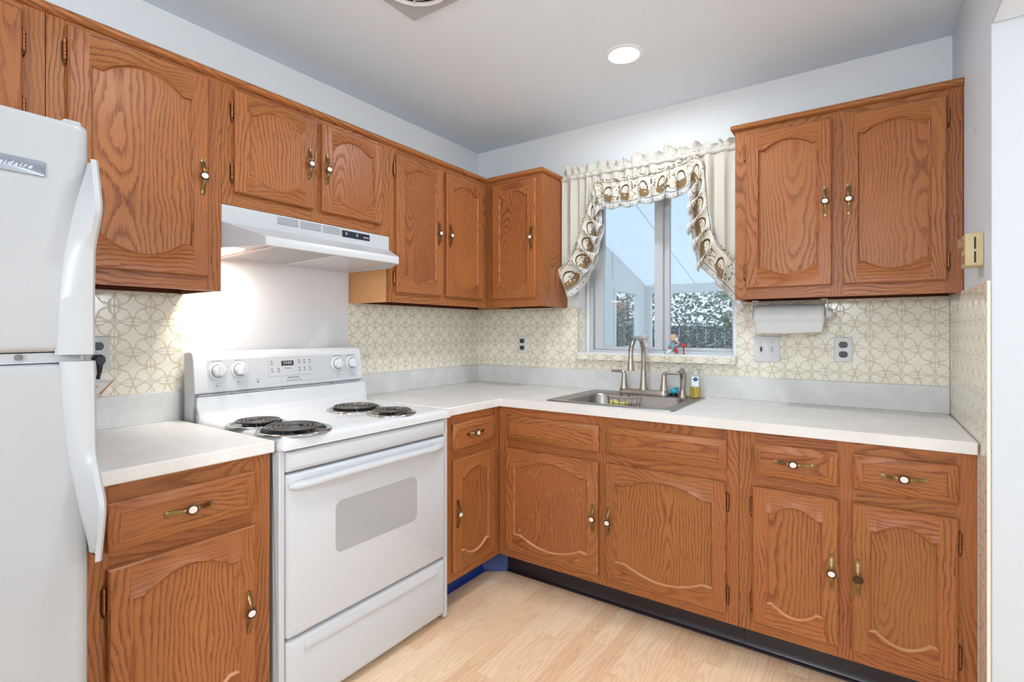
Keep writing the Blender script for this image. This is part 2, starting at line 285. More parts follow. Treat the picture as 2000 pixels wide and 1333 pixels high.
class MB:
    def __init__(s): s.F = []
    def face(s, pts, mat=0, uv=None, smooth=False): s.F.append(([Vector(p) for p in pts], mat, uv, smooth)); return s
    def box(s, fr, s0, s1, t0, t1, z0, z1, mat=0, grain='z', faces='all'):
        pc = piece(); ax = {'s': 0, 't': 1, 'z': 2}[grain]
        c = [(a, b, d) for a in (s0, s1) for b in (t0, t1) for d in (z0, z1)]
        m = ((s0 + s1) / 2, (t0 + t1) / 2, (z0 + z1) / 2)
        for q in ((0, 1, 3, 2), (4, 6, 7, 5), (0, 4, 5, 1), (2, 3, 7, 6), (0, 2, 6, 4), (1, 5, 7, 3)):
            P = [c[i] for i in q]
            fixed = [i for i in range(3) if max(p[i] for p in P) == min(p[i] for p in P)]
            oth = [i for i in range(3) if i not in fixed]
            if ax in oth: al, ac = ax, [i for i in oth if i != ax][0]
            else: al, ac = oth
            s.face([fr(*p) for p in P], mat, [pc(p[al] - m[al], p[ac] - m[ac]) for p in P])
        return s
    def quad(s, fr, pts, mat=0, uv=None, smooth=False): return s.face([fr(*p) for p in pts], mat, uv, smooth)
    def grid(s, f, nu, nv, mat=0, uvf=None, smooth=True, closeu=False):
        P = [[Vector(f(i / nu, j / nv)) for j in range(nv + 1)] for i in range(nu + 1)]
        for i in range(nu):
            for j in range(nv):
                q = ((i, j), (i + 1, j), (i + 1, j + 1), (i, j + 1)); pts = [P[a][b] for a, b in q]
                u = [uvf(a / nu, b / nv) for a, b in q] if uvf else None
                if (pts[0] - pts[1]).length < 1e-7: pts = pts[1:]; u = u[1:] if u else None
                elif (pts[2] - pts[3]).length < 1e-7: pts = pts[:3]; u = u[:3] if u else None
                s.face(pts, mat, u, smooth)
        return s
    def lathe(s, prof, c, axis=(0, 0, 1), n=24, mat=0, sx=1., sy=1.):
        ax = Vector(axis).normalized(); e1 = ax.orthogonal().normalized()
        if abs(ax.z) < .9: e1 = Vector((0, 0, 1)).cross(ax).normalized()
        else: e1 = Vector((1, 0, 0))
        e2 = ax.cross(e1); c = Vector(c)
        ring = [[c + ax * h + (e1 * math.cos(2 * math.pi * i / n) * sx + e2 * math.sin(2 * math.pi * i / n) * sy) * r for i in range(n)] for r, h in prof]
        for a in range(len(prof) - 1):
            r0, r1 = prof[a][0], prof[a + 1][0]
            for i in range(n):
                j = (i + 1) % n
                if r0 < 1e-6 and r1 < 1e-6: continue
                if r0 < 1e-6: s.face([ring[a][0], ring[a + 1][j], ring[a + 1][i]], mat, None, True)
                elif r1 < 1e-6: s.face([ring[a][i], ring[a][j], ring[a + 1][0]], mat, None, True)
                else: s.face([ring[a][i], ring[a][j], ring[a + 1][j], ring[a + 1][i]], mat, None, True)
        return s
    def ball(s, c, r, mat=0, n=16, sc=(1, 1, 1)):
        c = Vector(c); m = n // 2
        def f(u, v):
            a, b = 2 * math.pi * u, math.pi * v
            return c + Vector((r * sc[0] * math.sin(b) * math.cos(a), r * sc[1] * math.sin(b) * math.sin(a), r * sc[2] * math.cos(b)))
        return s.grid(f, n, m, mat)
    def tube(s, pts, rad, n=10, mat=0, caps=True, flat=1.):
        pts = [Vector(p) for p in pts]; N = len(pts); rad = rad if isinstance(rad, (list, tuple)) else [rad] * N
        T = [(pts[min(i + 1, N - 1)] - pts[max(i - 1, 0)]).normalized() for i in range(N)]
        up = Vector((0, 0, 1)) if abs(T[0].z) < .9 else Vector((1, 0, 0)); nr = (up - T[0] * up.dot(T[0])).normalized(); rings = []
        for i in range(N):
            nr = (nr - T[i] * nr.dot(T[i])).normalized(); bn = T[i].cross(nr)
            rings.append([pts[i] + (nr * math.cos(2 * math.pi * k / n) * flat + bn * math.sin(2 * math.pi * k / n)) * rad[i] for k in range(n)])
        for i in range(N - 1):
            for k in range(n): l = (k + 1) % n; s.face([rings[i][k], rings[i][l], rings[i + 1][l], rings[i + 1][k]], mat, None, True)
        if caps: s.face(rings[0][::-1], mat); s.face(rings[-1], mat)
        return s
    def loops(s, L, mat=0, cap0=False, cap1=True, smooth=False, uvf=None):
        for a, b in zip(L, L[1:]):
            n = len(a)
            for i in range(n): j = (i + 1) % n; s.face([a[i], a[j], b[j], b[i]], mat, None, smooth)
        if cap0: s.face(L[0][::-1], mat, None, smooth)
        if cap1: s.face(L[-1], mat, None, smooth)
        return s
    def prism(s, fr, poly, s0, s1, mat=0, smooth=False):     # poly in (t,z), swept along s
        a = [fr(s0, t, z) for t, z in poly]; b = [fr(s1, t, z) for t, z in poly]
        s.loops([a, b], mat, True, True, smooth); return s
    def build(s, name, mats, parent=None, bevel=0., seg=2, angle=40, solid=0., sub=0):
        if not isinstance(mats, (list, tuple)): mats = [mats]
        me = bpy.data.meshes.new(name); bm = bmesh.new(); ul = bm.loops.layers.uv.new('uv')
        for pts, m, uv, sm in s.F:
            try: f = bm.faces.new([bm.verts.new(p) for p in pts])
            except ValueError: continue
            f.material_index = m; f.smooth = sm
            for i, l in enumerate(f.loops): l[ul].uv = uv[i] if uv else (pts[i].x + pts[i].y, pts[i].z)
        bmesh.ops.remove_doubles(bm, verts=bm.verts, dist=2e-6); bmesh.ops.recalc_face_normals(bm, faces=bm.faces)
        xs = [v.co for v in bm.verts]
        lo = Vector([min(c[i] for c in xs) for i in range(3)]); hi = Vector([max(c[i] for c in xs) for i in range(3)])
        org = Vector(((lo.x + hi.x) / 2, (lo.y + hi.y) / 2, lo.z))
        bmesh.ops.translate(bm, verts=bm.verts, vec=-org); bm.to_mesh(me); bm.free()
        me.set_sharp_from_angle(angle=R(angle))
        for m in mats: me.materials.append(m)
        o = bpy.data.objects.new(name, me); COL.objects.link(o); WORLDLOC[o.name] = org
        if parent: o.parent = parent; o.location = org - Vector(WORLDLOC[parent.name])
        else: o.location = org
        if solid: md = o.modifiers.new('solid', 'SOLIDIFY'); md.thickness = solid; md.offset = 0
        if bevel: md = o.modifiers.new('bevel', 'BEVEL'); md.width = bevel; md.segments = seg; md.limit_method = 'ANGLE'; md.angle_limit = R(35)
        if sub: md = o.modifiers.new('sub', 'SUBSURF'); md.levels = sub; md.render_levels = sub
        return o

def tag(o, label=None, cat=None, group=None, kind=None):
    for k, v in (('label', label), ('category', cat), ('group', group), ('kind', kind)):
        if v: o[k] = v
    return o
def thing(name, loc, label, cat, group=None):
    o = bpy.data.objects.new(name, None); COL.objects.link(o); o.location = loc; WORLDLOC[o.name] = Vector(loc); o.empty_display_size = .05
    return tag(o, label, cat, group)
def structure(mb, name, mats, parent=None, **kw):
    o = mb.build(name, mats, parent, **kw)
    if not parent: o['kind'] = 'structure'
    return o
def text(body, size, fr, s, t, z, mat, name, parent, align='CENTER', shear=0., extrude=.0004, flip=1, space=1.):
    cu = bpy.data.curves.new('txt', 'FONT'); cu.body = body; cu.size = size; cu.align_x = align; cu.align_y = 'CENTER'; cu.extrude = extrude; cu.shear = shear; cu.space_character = space; cu.resolution_u = 3
    to = bpy.data.objects.new('txt', cu); COL.objects.link(to)
    me = bpy.data.meshes.new_from_object(to.evaluated_get(bpy.context.evaluated_depsgraph_get()))
    bpy.data.objects.remove(to); bpy.data.curves.remove(cu)
    for v in me.vertices: v.co = fr(s + v.co.x, t + v.co.z, z + v.co.y)
    lo = sum((v.co for v in me.vertices), Vector()) / max(1, len(me.vertices))
    for v in me.vertices: v.co -= lo
    me.materials.clear(); me.materials.append(mat); me.name = name
    o = bpy.data.objects.new(name, me); COL.objects.link(o); WORLDLOC[o.name] = lo; o.parent = parent; o.location = lo - Vector(WORLDLOC[parent.name])
    return o
def rrect(s0, s1, z0, z1, r, n=6):
    out = []
    for cx, cz, a0 in ((s1 - r, z1 - r, 0), (s0 + r, z1 - r, 90), (s0 + r, z0 + r, 180), (s1 - r, z0 + r, 270)):
        for i in range(n + 1): a = R(a0 + 90 * i / n); out.append((cx + r * math.cos(a), cz + r * math.sin(a)))
    return out

# ------------------------------------------------------------------ room shell
YB, XR = -4.6, 4.2       # how far floor and ceiling run on behind the camera and past the doorway
structure(MB().box(ID, -.12, XR, YB, .12, -.05, 0), 'floor', M['floor'])
structure(MB().box(ID, -.12, XR, YB, .12, H, H + .08), 'ceiling', M['ceil'])
structure(MB().box(ID, XR, XR + .12, YB, .12, 0, H), 'wall_far', M['wall'])
wl = structure(MB().box(ID, -.12, 0, YB, .12, 0, H), 'wall_left', M['wall'])
OX0, OX1, OZ0, OZ1 = .722, 1.552, 1.0, 1.98     # window opening
b = MB(); b.box(ID, 0, OX0, 0, .12, 0, H); b.box(ID, OX1, W, 0, .12, 0, H); b.box(ID, OX0, OX1, 0, .12, 0, OZ0); b.box(ID, OX0, OX1, 0, .12, OZ1, H)
wb = structure(b, 'wall_back', M['wall'])
JY, JZ, JT = -.742, 1.996, .15
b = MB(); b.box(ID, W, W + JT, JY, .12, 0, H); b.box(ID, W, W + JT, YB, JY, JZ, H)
wr = structure(b, 'wall_right', M['wallr'], bevel=.003)  # wall paint darkened here to hold down the light on jamb and wall

TP = .1041
def tiles(fr, s0, s1, z0, z1, ph, name, parent, t1=.008, holes=None):
    b = MB(); uv = lambda p: ((p[0] - ph) / TP, (p[2] - 1.002) / .1036)
    fs = [((s0, t1, z0), (s1, t1, z0), (s1, t1, z1), (s0, t1, z1)), ((s0, 0.0005, z1), (s0, t1, z1), (s1, t1, z1), (s1, 0.0005, z1)), ((s0, 0.0005, z0), (s0, t1, z0), (s0, t1, z1), (s0, 0.0005, z1)),
          ((s1, 0.0005, z0), (s1, t1, z0), (s1, t1, z1), (s1, 0.0005, z1)), ((s0, 0.0005, z0), (s0, t1, z0), (s1, t1, z0), (s1, 0.0005, z0))]
    for i, P in enumerate(fs): b.quad(fr, P, 0, [(uv(p) if i == 0 else (.5 + .002 * p[0], .5 + .002 * p[2])) for p in P])
    return b.build(name, M['tile'], parent)
CT, CBOT, SPL = .859, .824, .964       # counter top / underside, backsplash top
ZU, ZTOP = 1.310, 2.013
tiles(LW, -2.9, -1.737, SPL, ZU + .003, -1.837, 'tile_field', wl); tiles(LW, -1.012, -.008, SPL, ZU + .003, -1.837, 'tile_field', wl)
tiles(BW, 0, OX0, SPL, ZU + .003, 1.65, 'tile_field', wb); tiles(BW, OX1, W - .009, SPL, ZU + .003, 1.65, 'tile_field', wb); tiles(BW, OX0, OX1, SPL, 1.02, 1.65, 'tile_field', wb)
tiles(RW, JY + .004, -.0085, .03, ZU + .003, -.727, 'tile_field', wr)
# tiled left reveal of the window
b = MB(); b.quad(ID, ((OX0 + .004, -.008, 1.055), (OX0 + .004, .084, 1.055), (OX0 + .004, .084, 1.303), (OX0 + .004, -.008, 1.303)), 0, [((y + .0) / TP + 3.3, (z - 1.002) / .1036) for y, z in ((-.008, 1.055), (.084, 1.055), (.084, 1.303), (-.008, 1.303))])
b.build('tile_reveal', M['tile'], wb)
# smooth white panel on the wall behind the stove
structure(MB().box(LW, -1.737, -1.012, .0005, .006, .6, 1.47), 'wall_panel', M['enamel'], wl)
MB().box(LW, -.0095, -.0005, .0005, .0095, SPL, ZU).build('caulk_joint', M['white'], wl)

MB().box(ID, 2.3168, 2.3186, -.612, -.59, .03, CBOT).build('caulk_joint', M['white'], wr)
# window: tiled stool, vinyl lining, aluminium slider
win = thing('window_1', (1.137, .08, 1.03), None, None); win['kind'] = 'structure'
b = MB()
uvs = lambda P: [((p[0] - 1.65) / TP, (p[2] + p[1] * 1.0 - 1.02) / .1036 + .0) for p in P]
P_ = [((.716, .036, 1.022), (1.548, .036, 1.022), (1.548, .036, 1.055), (.716, .036, 1.055)), ((.716, .036, 1.055), (1.548, .036, 1.055), (1.548, 0, 1.056), (.716, 0, 1.056)),
      ((.716, 0, 1.022), (1.548, 0, 1.022), (1.548, .036, 1.022), (.716, .036, 1.022)), ((.716, 0, 1.022), (.716, .036, 1.022), (.716, .036, 1.055), (.716, 0, 1.056)), ((1.548, 0, 1.022), (1.548, .036, 1.022), (1.548, .036, 1.055), (1.548, 0, 1.056))]
for P in P_: b.quad(BW, P, 0, uvs(P))
b.build('tile_sill', M['tile'], win)
b = MB(); b.box(ID, OX0 + .004, OX1, -.034, .12, OZ0 + .02, 1.060); b.box(ID, OX1 - .014, OX1, -.006, .12, 1.060, OZ1); b.box(ID, OX0 + .004, OX1 - .014, .0, .12, OZ1 - .015, OZ1)
b.box(ID, OX0 + .0045, OX0 + .024, .085, .12, 1.060, OZ1 - .015)
b.build('window_lining', M['vinyl'], win, bevel=.0015)
FY = .088
b = MB()
b.box(ID, .7465, .769, FY, FY + .07, 1.060, 1.965); b.box(ID, 1.516, 1.536, FY, FY + .07, 1.060, 1.965); b.box(ID, .769, 1.516, FY, FY + .07, 1.060, 1.072); b.box(ID, .769, 1.516, FY, FY + .07, 1.95, 1.965)
b.build('window_frame', M['winmetal'], win, bevel=.002)
def sash(x0, x1, y, st0, st1, z0=1.074, z1=1.948, d=.022):
    b = MB(); b.box(ID, x0, x0 + st0, y, y + d, z0, z1); b.box(ID, x1 - st1, x1, y, y + d, z0, z1); b.box(ID, x0 + st0, x1 - st1, y, y + d, z0, z0 + .016); b.box(ID, x0 + st0, x1 - st1, y, y + d, z1 - .02, z1)
    o = b.build('sash', M['winmetal'], win, bevel=.0025)
    MB().box(ID, x0 + st0 - .003, x1 - st1 + .003, y + .009, y + .012, z0 + .012, z1 - .016).build('pane', M['glass'], o)
    return o
sash(.776, 1.168, FY + .008, .055, .044); sash(1.150, 1.5155, FY + .036, .045, .006)
MB().box(ID, 1.112, 1.123, FY + .004, FY + .012, 1.41, 1.43).build('latch', M['winmetal'], win)

# ------------------------------------------------------------------ cabinets
def arch_poly(s0, s1, z0, z1, rt, rb, n=22):
    """outline of the field inside a cathedral door; rt / rb = rise of the arch above / below the shoulders"""
    def cur(w):
        e = .11
        if w < e: return -.05 * w / e
        if w > 1 - e: return -.05 * (1 - w) / e
        return -.05 + 1.05 * max(0., math.sin(math.pi * (w - e) / (1 - 2 * e))) ** .84
    ws = sorted(set([i / n for i in range(n + 1)] + [.11, .89]))
    top = [(s0 + (s1 - s0) * w, z1 + rt * cur(w)) for w in ws]; bot = [(s0 + (s1 - s0) * w, z0 - rb * cur(w)) for w in ws]
    return bot, top
def offset(poly, d):
    n = len(poly); out = []
    for i in range(n):
        p, a, c = Vector(poly[i]), Vector(poly[i - 1]), Vector(poly[(i + 1) % n])
        e1, e2 = (p - a).normalized(), (c - p).normalized(); n1, n2 = Vector((-e1.y, e1.x)), Vector((-e2.y, e2.x))
        m = (n1 + n2); m = m.normalized() if m.length > 1e-6 else n1; k = d / max(.45, m.dot(n1)); q = p + m * k; out.append((q.x, q.y))
    return out

def hinge(fr, s, t, z, side, parent):
    b = MB(); L = .047; r = .0048
    pr = [(0, -.5 * L - .012), (.0018, -.5 * L - .011), (.0016, -.5 * L - .006), (r, -.5 * L - .004)]
    for i in range(5): a = -.5 * L + L * i / 5; c = a + L / 5; pr += [(r * .8, a + .0004), (r, a + .0012), (r, c - .0012), (r * .8, c - .0004)]
    pr += [(r, .5 * L + .004), (.0016, .5 * L + .006), (.0018, .5 * L + .011), (0, .5 * L + .012)]
    b.lathe(pr, fr(s, t + .004, z), (0, 0, 1), 10, 1)
    b.box(fr, min(s, s + side * .0065), max(s, s + side * .0065), t - .0004, t + .0022, z - .0235, z + .0235, 0)
    b.tube([fr(s + side * .004, t + .002, z - .026), fr(s + side * .002, t + .003, z - .036), fr(s, t + .003, z - .04)], .002, 6, 0)
    return b.build('hinge', [M['bronze'], M['copper']], parent)

def handle(fr, s, t, z, vert, parent, inset=True, L=.116):
    b = MB(); h = .0165
    def at(a, c, k): return fr(s + c, t + k, z + a) if vert else fr(s + a, t + k, z + c)
    def prof(w):   # w -1..1 along, returns centre height and half width
        q = abs(w); k_ = min(1, max(0, (.90 - q) / .62)); hh = .0022 + (h - .004) * k_ * k_ * (3 - 2 * k_)
        wid = .0026 + .0034 * min(1, max(0, (q - .22) / .4)) ** .8
        return hh, wid
    N = 30
    rows = []
    for i in range(N + 1):
        w = -1 + 2 * i / N; hh, wd_ = prof(w); a = w * L / 2; th = .0016
        rows.append([at(a, -wd_, hh - th), at(a, wd_, hh - th), at(a, wd_, hh + th * .5), at(a, wd_ * .4, hh + th), at(a, -wd_ * .4, hh + th), at(a, -wd_, hh + th * .5)])
    for r0, r1 in zip(rows, rows[1:]):
        for k in range(6): l = (k + 1) % 6; b.face([r0[k], r0[l], r1[l], r1[k]], 0, None, True)
    b.face(rows[0], 0); b.face(rows[-1], 0)
    ax = fr(0, 1, 0) - fr(0, 0, 0); c0 = at(0, 0, h - .0035)
    kk_ = (1.02, 1.0)
    if abs(ax.x) > .5: kk_ = (1.12, .98) if vert else (1.12, 1.)
    else: kk_ = (1.12, .98) if vert else (1.12, 1.)
    b.lathe([(0, 0), (.0100, 0), (.0126, .002), (.0124, .0045), (.0108, .006), (.0096, .0056), (.009, .005), (0, .0052)], c0, ax, 22, 2, *kk_)
    for i in range(4):
        aa, cc = (.0132, .0068) if i % 2 else (-.0132, .0068); cc *= 1 if i < 2 else -1
        b.ball(at(aa, cc, h), .0028, 0, 8)
    if inset: b.lathe([(.0094, .005), (.0088, .0064), (.0060, .0072), (0, .0075)], c0, ax, 20, 1, *kk_)
    else: b.lathe([(.0083, .0051), (0, .0046)], c0, ax, 20, 2, *kk_)
    o = b.build('handle', [M['brass'], M['porc'], M['bronze']], parent)
    if not inset: o['label'] = 'handle missing its white porcelain inset'
    return o

def door(fr, s0, s1, z0, z1, t0, parent, hs=None, hz=None, hinges=None, hz_off=.07, st=.042, rt=.030, rail=.072, mat='oak', inset=True, worn=False):
    """raised frame cathedral door; hs = handle s, hinges = -1 left / +1 right"""
    t1 = t0 + .019; b = MB(); e = .004
    ps, pe = s0 + st, s1 - st
    bot, top = arch_poly(ps, pe, z0 + rail, z1 - rail, rt, rt)
    a, c = piece(), piece(); d, f = piece(), piece(); g = piece(); mz, ms = (z0 + z1) / 2, (s0 + s1) / 2
    # stiles
    for (x0, x1, pc) in ((s0 + e, ps, a), (pe, s1 - e, c)):
        P = [(x0, t1, z0 + e), (x1, t1, z0 + e), (x1, t1, z1 - e), (x0, t1, z1 - e)]
        b.quad(fr, P, 0, [pc(p[2] - mz, p[0] - (x0 + x1) / 2) for p in P])
    # rails
    for i in range(len(top) - 1):
        P = [(top[i][0], t1, top[i][1]), (top[i + 1][0], t1, top[i + 1][1]), (top[i + 1][0], t1, z1 - e), (top[i][0], t1, z1 - e)]
        b.quad(fr, P, 0, [d(p[0] - ms, p[2] - z1 + .04) for p in P])
        P = [(bot[i][0], t1, z0 + e), (bot[i + 1][0], t1, z0 + e), (bot[i + 1][0], t1, bot[i + 1][1]), (bot[i][0], t1, bot[i][1])]
        b.quad(fr, P, 0, [f(p[0] - ms, p[2] - z0 - .04) for p in P])
    # moulded lip round the field
    poly = bot + top[::-1]
    ls = [(poly, t1), (offset(poly, .0015), t1 + .0012), (offset(poly, .004), t1 + .0014), (offset(poly, .0065), t1 - .0005), (offset(poly, .008), t1 - .0055), (offset(poly, .0095), t1 - .0065)]
    cum = [0.]
    for i in range(len(poly)): q_, p_ = poly[(i + 1) % len(poly)], poly[i]; cum.append(cum[-1] + math.hypot(q_[0] - p_[0], q_[1] - p_[1]))
    for n_, ((A, ta), (B, tb)) in enumerate(zip(ls, ls[1:])):
        for i in range(len(A)):
            j = (i + 1) % len(A); P = [(A[i][0], ta, A[i][1]), (A[j][0], ta, A[j][1]), (B[j][0], tb, B[j][1]), (B[i][0], tb, B[i][1])]
            b.quad(fr, P, 0, [a(cum[i], .002 * n_), a(cum[i + 1], .002 * n_), a(cum[i + 1], .002 * n_ + .002), a(cum[i], .002 * n_ + .002)], True)
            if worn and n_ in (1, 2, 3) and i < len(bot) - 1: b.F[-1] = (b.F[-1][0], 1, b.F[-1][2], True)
    # outer edge, back
    o0 = [(s0 + e, z0 + e), (s1 - e, z0 + e), (s1 - e, z1 - e), (s0 + e, z1 - e)]; o1 = [(s0, z0), (s1, z0), (s1, z1), (s0, z1)]
    for (A, ta), (B, tb) in (((o0, t1), (o1, t1 - .004)), ((o1, t1 - .004), (o1, t0))):
        for i in range(4):
            j = (i + 1) % 4; P = [(A[i][0], ta, A[i][1]), (A[j][0], ta, A[j][1]), (B[j][0], tb, B[j][1]), (B[i][0], tb, B[i][1])]
            b.quad(fr, P, 0, [(a(p[2] - mz, p[0] - ms + p[1]) if i % 2 else d(p[0] - ms, p[2] + p[1])) for p in P])
    b.quad(fr, [(p[0], t0, p[1]) for p in o1], 0)
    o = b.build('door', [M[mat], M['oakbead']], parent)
    # field panel
    lo = ls[-1][0]; nb = len(bot); B_, T_ = lo[:nb], lo[nb:][::-1]; q = MB(); tp = ls[-1][1]
    for i in range(nb - 1):
        P = [(B_[i][0], tp, B_[i][1]), (B_[i + 1][0], tp, B_[i + 1][1]), (T_[i + 1][0], tp, T_[i + 1][1]), (T_[i][0], tp, T_[i][1])]
        q.quad(fr, P, 0, [g(p[2] - mz, p[0] - ms) for p in P])
    q.build('panel', M[mat], o)
    if hs is not None: handle(fr, hs, t1, hz, True, o, inset)
    if hinges:
        s = s0 - .0045 if hinges < 0 else s1 + .0045
        for zz in (z0 + hz_off, z1 - hz_off): hinge(fr, s, t0, zz, hinges, o)
    return o

def drawer(fr, s0, s1, z0, z1, t0, parent, hs=None, name='drawer_front'):
    t1 = t0 + .019; b = MB(); ms, mz = (s0 + s1) / 2, (z0 + z1) / 2
    def rc(i): return [(s0 + i, z0 + i), (s1 - i, z0 + i), (s1 - i, z1 - i), (s0 + i, z1 - i)]
    L = [(rc(0), t0), (rc(0), t1 - .008), (rc(.003), t1 - .005), (rc(.024), t1), (rc(.0255), t1), (rc(.0265), t1 - .003)]
    pcs = [piece() for _ in range(5)]
    for (A, ta), (B, tb) in zip(L, L[1:]):
        for i in range(4):
            j = (i + 1) % 4; P = [(A[i][0], ta, A[i][1]), (A[j][0], ta, A[j][1]), (B[j][0], tb, B[j][1]), (B[i][0], tb, B[i][1])]
            b.quad(fr, P, 0, [(pcs[i](p[2] - mz, p[0] - ms) if i % 2 else pcs[i](p[0] - ms, p[2] - mz)) for p in P])
    P = [(p[0], L[-1][1], p[1]) for p in L[-1][0]]; b.quad(fr, P, 0, [pcs[4](p[0] - ms, p[2] - mz) for p in P])
    b.quad(fr, [(p[0], t0, p[1]) for p in L[0][0]], 0)
    o = b.build(name, M['oak'], parent)
    if hs is not None: handle(fr, hs, t1 - .003, mz, False, o)
    return o

def cabinet(fr, label, s0, s1, tf, z0, z1, stiles, rails, name, upper=True, group=None, back=.002, side_mat='oak', open_back=None, cs=None):
    """face frame (stiles: s ranges, rails: (s0,s1,z0,z1)), carcass of side, bottom, back and top panels"""
    th = thing(name, fr((s0 + s1) / 2, tf / 2, z0), label, 'cabinet', group)
    b = MB()
    for x0, x1 in stiles: b.box(fr, x0, x1, tf - .019, tf, z0, z1, 0, 'z')
    for x0, x1, y0, y1 in rails: b.box(fr, x0, x1, tf - .019, tf - .0002, y0, y1, 0, 's')
    b.build('face_frame', M['oak'], th)
    c0, c1 = cs or (s0, s1); b = MB(); e = .014; tb = tf - .0192
    b.box(fr, c0 + .0005, c0 + e, back, tb, z0 + (0 if upper else 0), z1 - .001, 0, 'z'); b.box(fr, c1 - e, c1 - .0005, back, tb, z0, z1 - .001, 0, 'z')
    zb = z0 + (.026 if upper else .0)
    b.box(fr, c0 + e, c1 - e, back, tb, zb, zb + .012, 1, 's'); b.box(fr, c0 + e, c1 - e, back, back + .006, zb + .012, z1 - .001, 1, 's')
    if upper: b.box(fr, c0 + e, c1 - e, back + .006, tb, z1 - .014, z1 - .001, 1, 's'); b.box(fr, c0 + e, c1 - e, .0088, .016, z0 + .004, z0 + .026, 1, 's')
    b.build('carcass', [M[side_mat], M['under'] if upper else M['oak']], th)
    return th

dU, dB = .283, .6156
UZ0, UZ1 = 1.354, 1.988
gU = 'oak wall cabinets with cathedral doors'; gB = 'oak base cabinets with cathedral doors'
# --- left wall uppers
cA = cabinet(LW, 'oak wall cabinet over the refrigerator, cut by the left edge', -2.92, -2.179, dU, 1.64, ZTOP, [(-2.92, -2.878), (-2.566, -2.530), (-2.2225, -2.179)], [(-2.878, -2.566, 1.64, 1.684), (-2.878, -2.566, 1.98, ZTOP), (-2.530, -2.2225, 1.64, 1.684), (-2.530, -2.2225, 1.98, ZTOP)], 'wall_cabinet', group=gU)
door(LW, -2.535, -2.226, 1.668, 1.992, dU, cA, hinges=1, hz_off=.075, rail=.066); door(LW, -2.88, -2.565, 1.668, 1.992, dU, cA, rail=.066, hs=-2.588, hz=1.82)
cB = cabinet(LW, 'tall single-door oak wall cabinet between refrigerator and range hood', -2.177, -1.734, dU, ZU, ZTOP, [(-2.177, -2.130), (-1.785, -1.734)], [(-2.130, -1.785, ZU, 1.365), (-2.130, -1.785, 1.98, ZTOP)], 'wall_cabinet', group=gU)
door(LW, -2.135, -1.780, UZ0, 2.000, dU, cB, hs=-1.800, hz=1.673, hinges=-1, st=.044, rail=.085, rt=.042)
cC = cabinet(LW, 'short two-door oak wall cabinet above the range hood', -1.7325, -1.004, dU, 1.6045, ZTOP, [(-1.7325, -1.690), (-1.398, -1.352), (-1.062, -1.004)], [(-1.690, -1.398, 1.6045, 1.655), (-1.690, -1.398, 1.985, ZTOP), (-1.352, -1.062, 1.6045, 1.655), (-1.352, -1.062, 1.985, ZTOP)], 'wall_cabinet', group=gU)
door(LW, -1.695, -1.393, 1.648, 1.995, dU, cC, hs=-1.416, hz=1.815, hinges=-1, rail=.060, rt=.03); door(LW, -1.358, -1.057, 1.647, 1.993, dU, cC, hs=-1.339, hz=1.813, hinges=1, rail=.060, rt=.03)
cD = cabinet(LW, 'narrow-door oak wall cabinet right of the hood, reaching the corner', -1.0025, -.2835, dU, ZU, ZTOP, [(-1.0025, -.965), (-.669, -.628), (-.336, -.2835)], [(-.965, -.669, ZU, 1.360), (-.965, -.669, 1.98, ZTOP), (-.628, -.336, ZU, 1.360), (-.628, -.336, 1.98, ZTOP)], 'wall_cabinet', group=gU, side_mat='birch', cs=(-1.0025, -.003))
door(LW, -.970, -.664, UZ0, UZ1, dU, cD, hs=-.695, hz=1.663, hinges=-1); door(LW, -.633, -.331, UZ0, UZ1, dU, cD, hs=-.612, hz=1.665, hinges=1)
# --- back wall uppers
cE = cabinet(BW, 'single-door oak corner wall cabinet left of the curtained window', .284, .652, dU, ZU, ZTOP, [(.284, .345), (.614, .652)], [(.345, .614, ZU, 1.360), (.345, .614, 1.98, ZTOP)], 'wall_cabinet', group=gU, cs=(.268, .652))
door(BW, .338, .619, UZ0, UZ1, dU, cE, hs=.598, hz=1.673, hinges=-1)
cF = cabinet(BW, 'two-door oak wall cabinet right of the window, above paper towels', 1.600, 2.3245, dU, ZU, ZTOP, [(1.600, 1.650), (1.941, 1.987), (2.276, 2.3245)], [(1.650, 1.941, ZU, 1.362), (1.650, 1.941, 1.98, ZTOP), (1.987, 2.276, ZU, 1.362), (1.987, 2.276, 1.98, ZTOP)], 'wall_cabinet', group=gU)
door(BW, 1.644, 1.946, UZ0, UZ1, dU, cF, hs=1.925, hz=1.671, hinges=-1); door(BW, 1.981, 2.281, UZ0, UZ1, dU, cF, hs=2.0, hz=1.669, hinges=1)
# --- crown strips
def crown_prof(t): return [(t - .004, ZTOP + .0005), (t + .004, ZTOP + .0005), (t + .007, ZTOP + .004), (t + .015, ZTOP + .007), (t + .0165, ZTOP + .014), (t + .015, ZTOP + .021), (t + .011, ZTOP + .025), (t - .022, ZTOP + .025), (t - .022, ZTOP + .0005)]
def crown(path_fn, n, name, label):
    b = MB(); pc = piece(); pr = crown_prof(dU); rows = [[path_fn(i, t, z) for t, z in pr] for i in range(n)]; L = 0
    for i in range(n - 1):
        d = (rows[i + 1][0] - rows[i][0]).length
        acc = 0
        for k in range(len(pr)):
            l = (k + 1) % len(pr); st = math.hypot(pr[l][0] - pr[k][0], pr[l][1] - pr[k][1])
            b.face([rows[i][k], rows[i + 1][k], rows[i + 1][l], rows[i][l]], 0, [pc(L, acc), pc(L + d, acc), pc(L + d, acc + st), pc(L, acc + st)], False); acc += st
        L += d
    b.face(rows[0], 0); b.face(rows[-1], 0)
    return tag(b.build(name, M['oak'], None, angle=60), label, 'molding', 'oak crown strips on the wall cabinets')
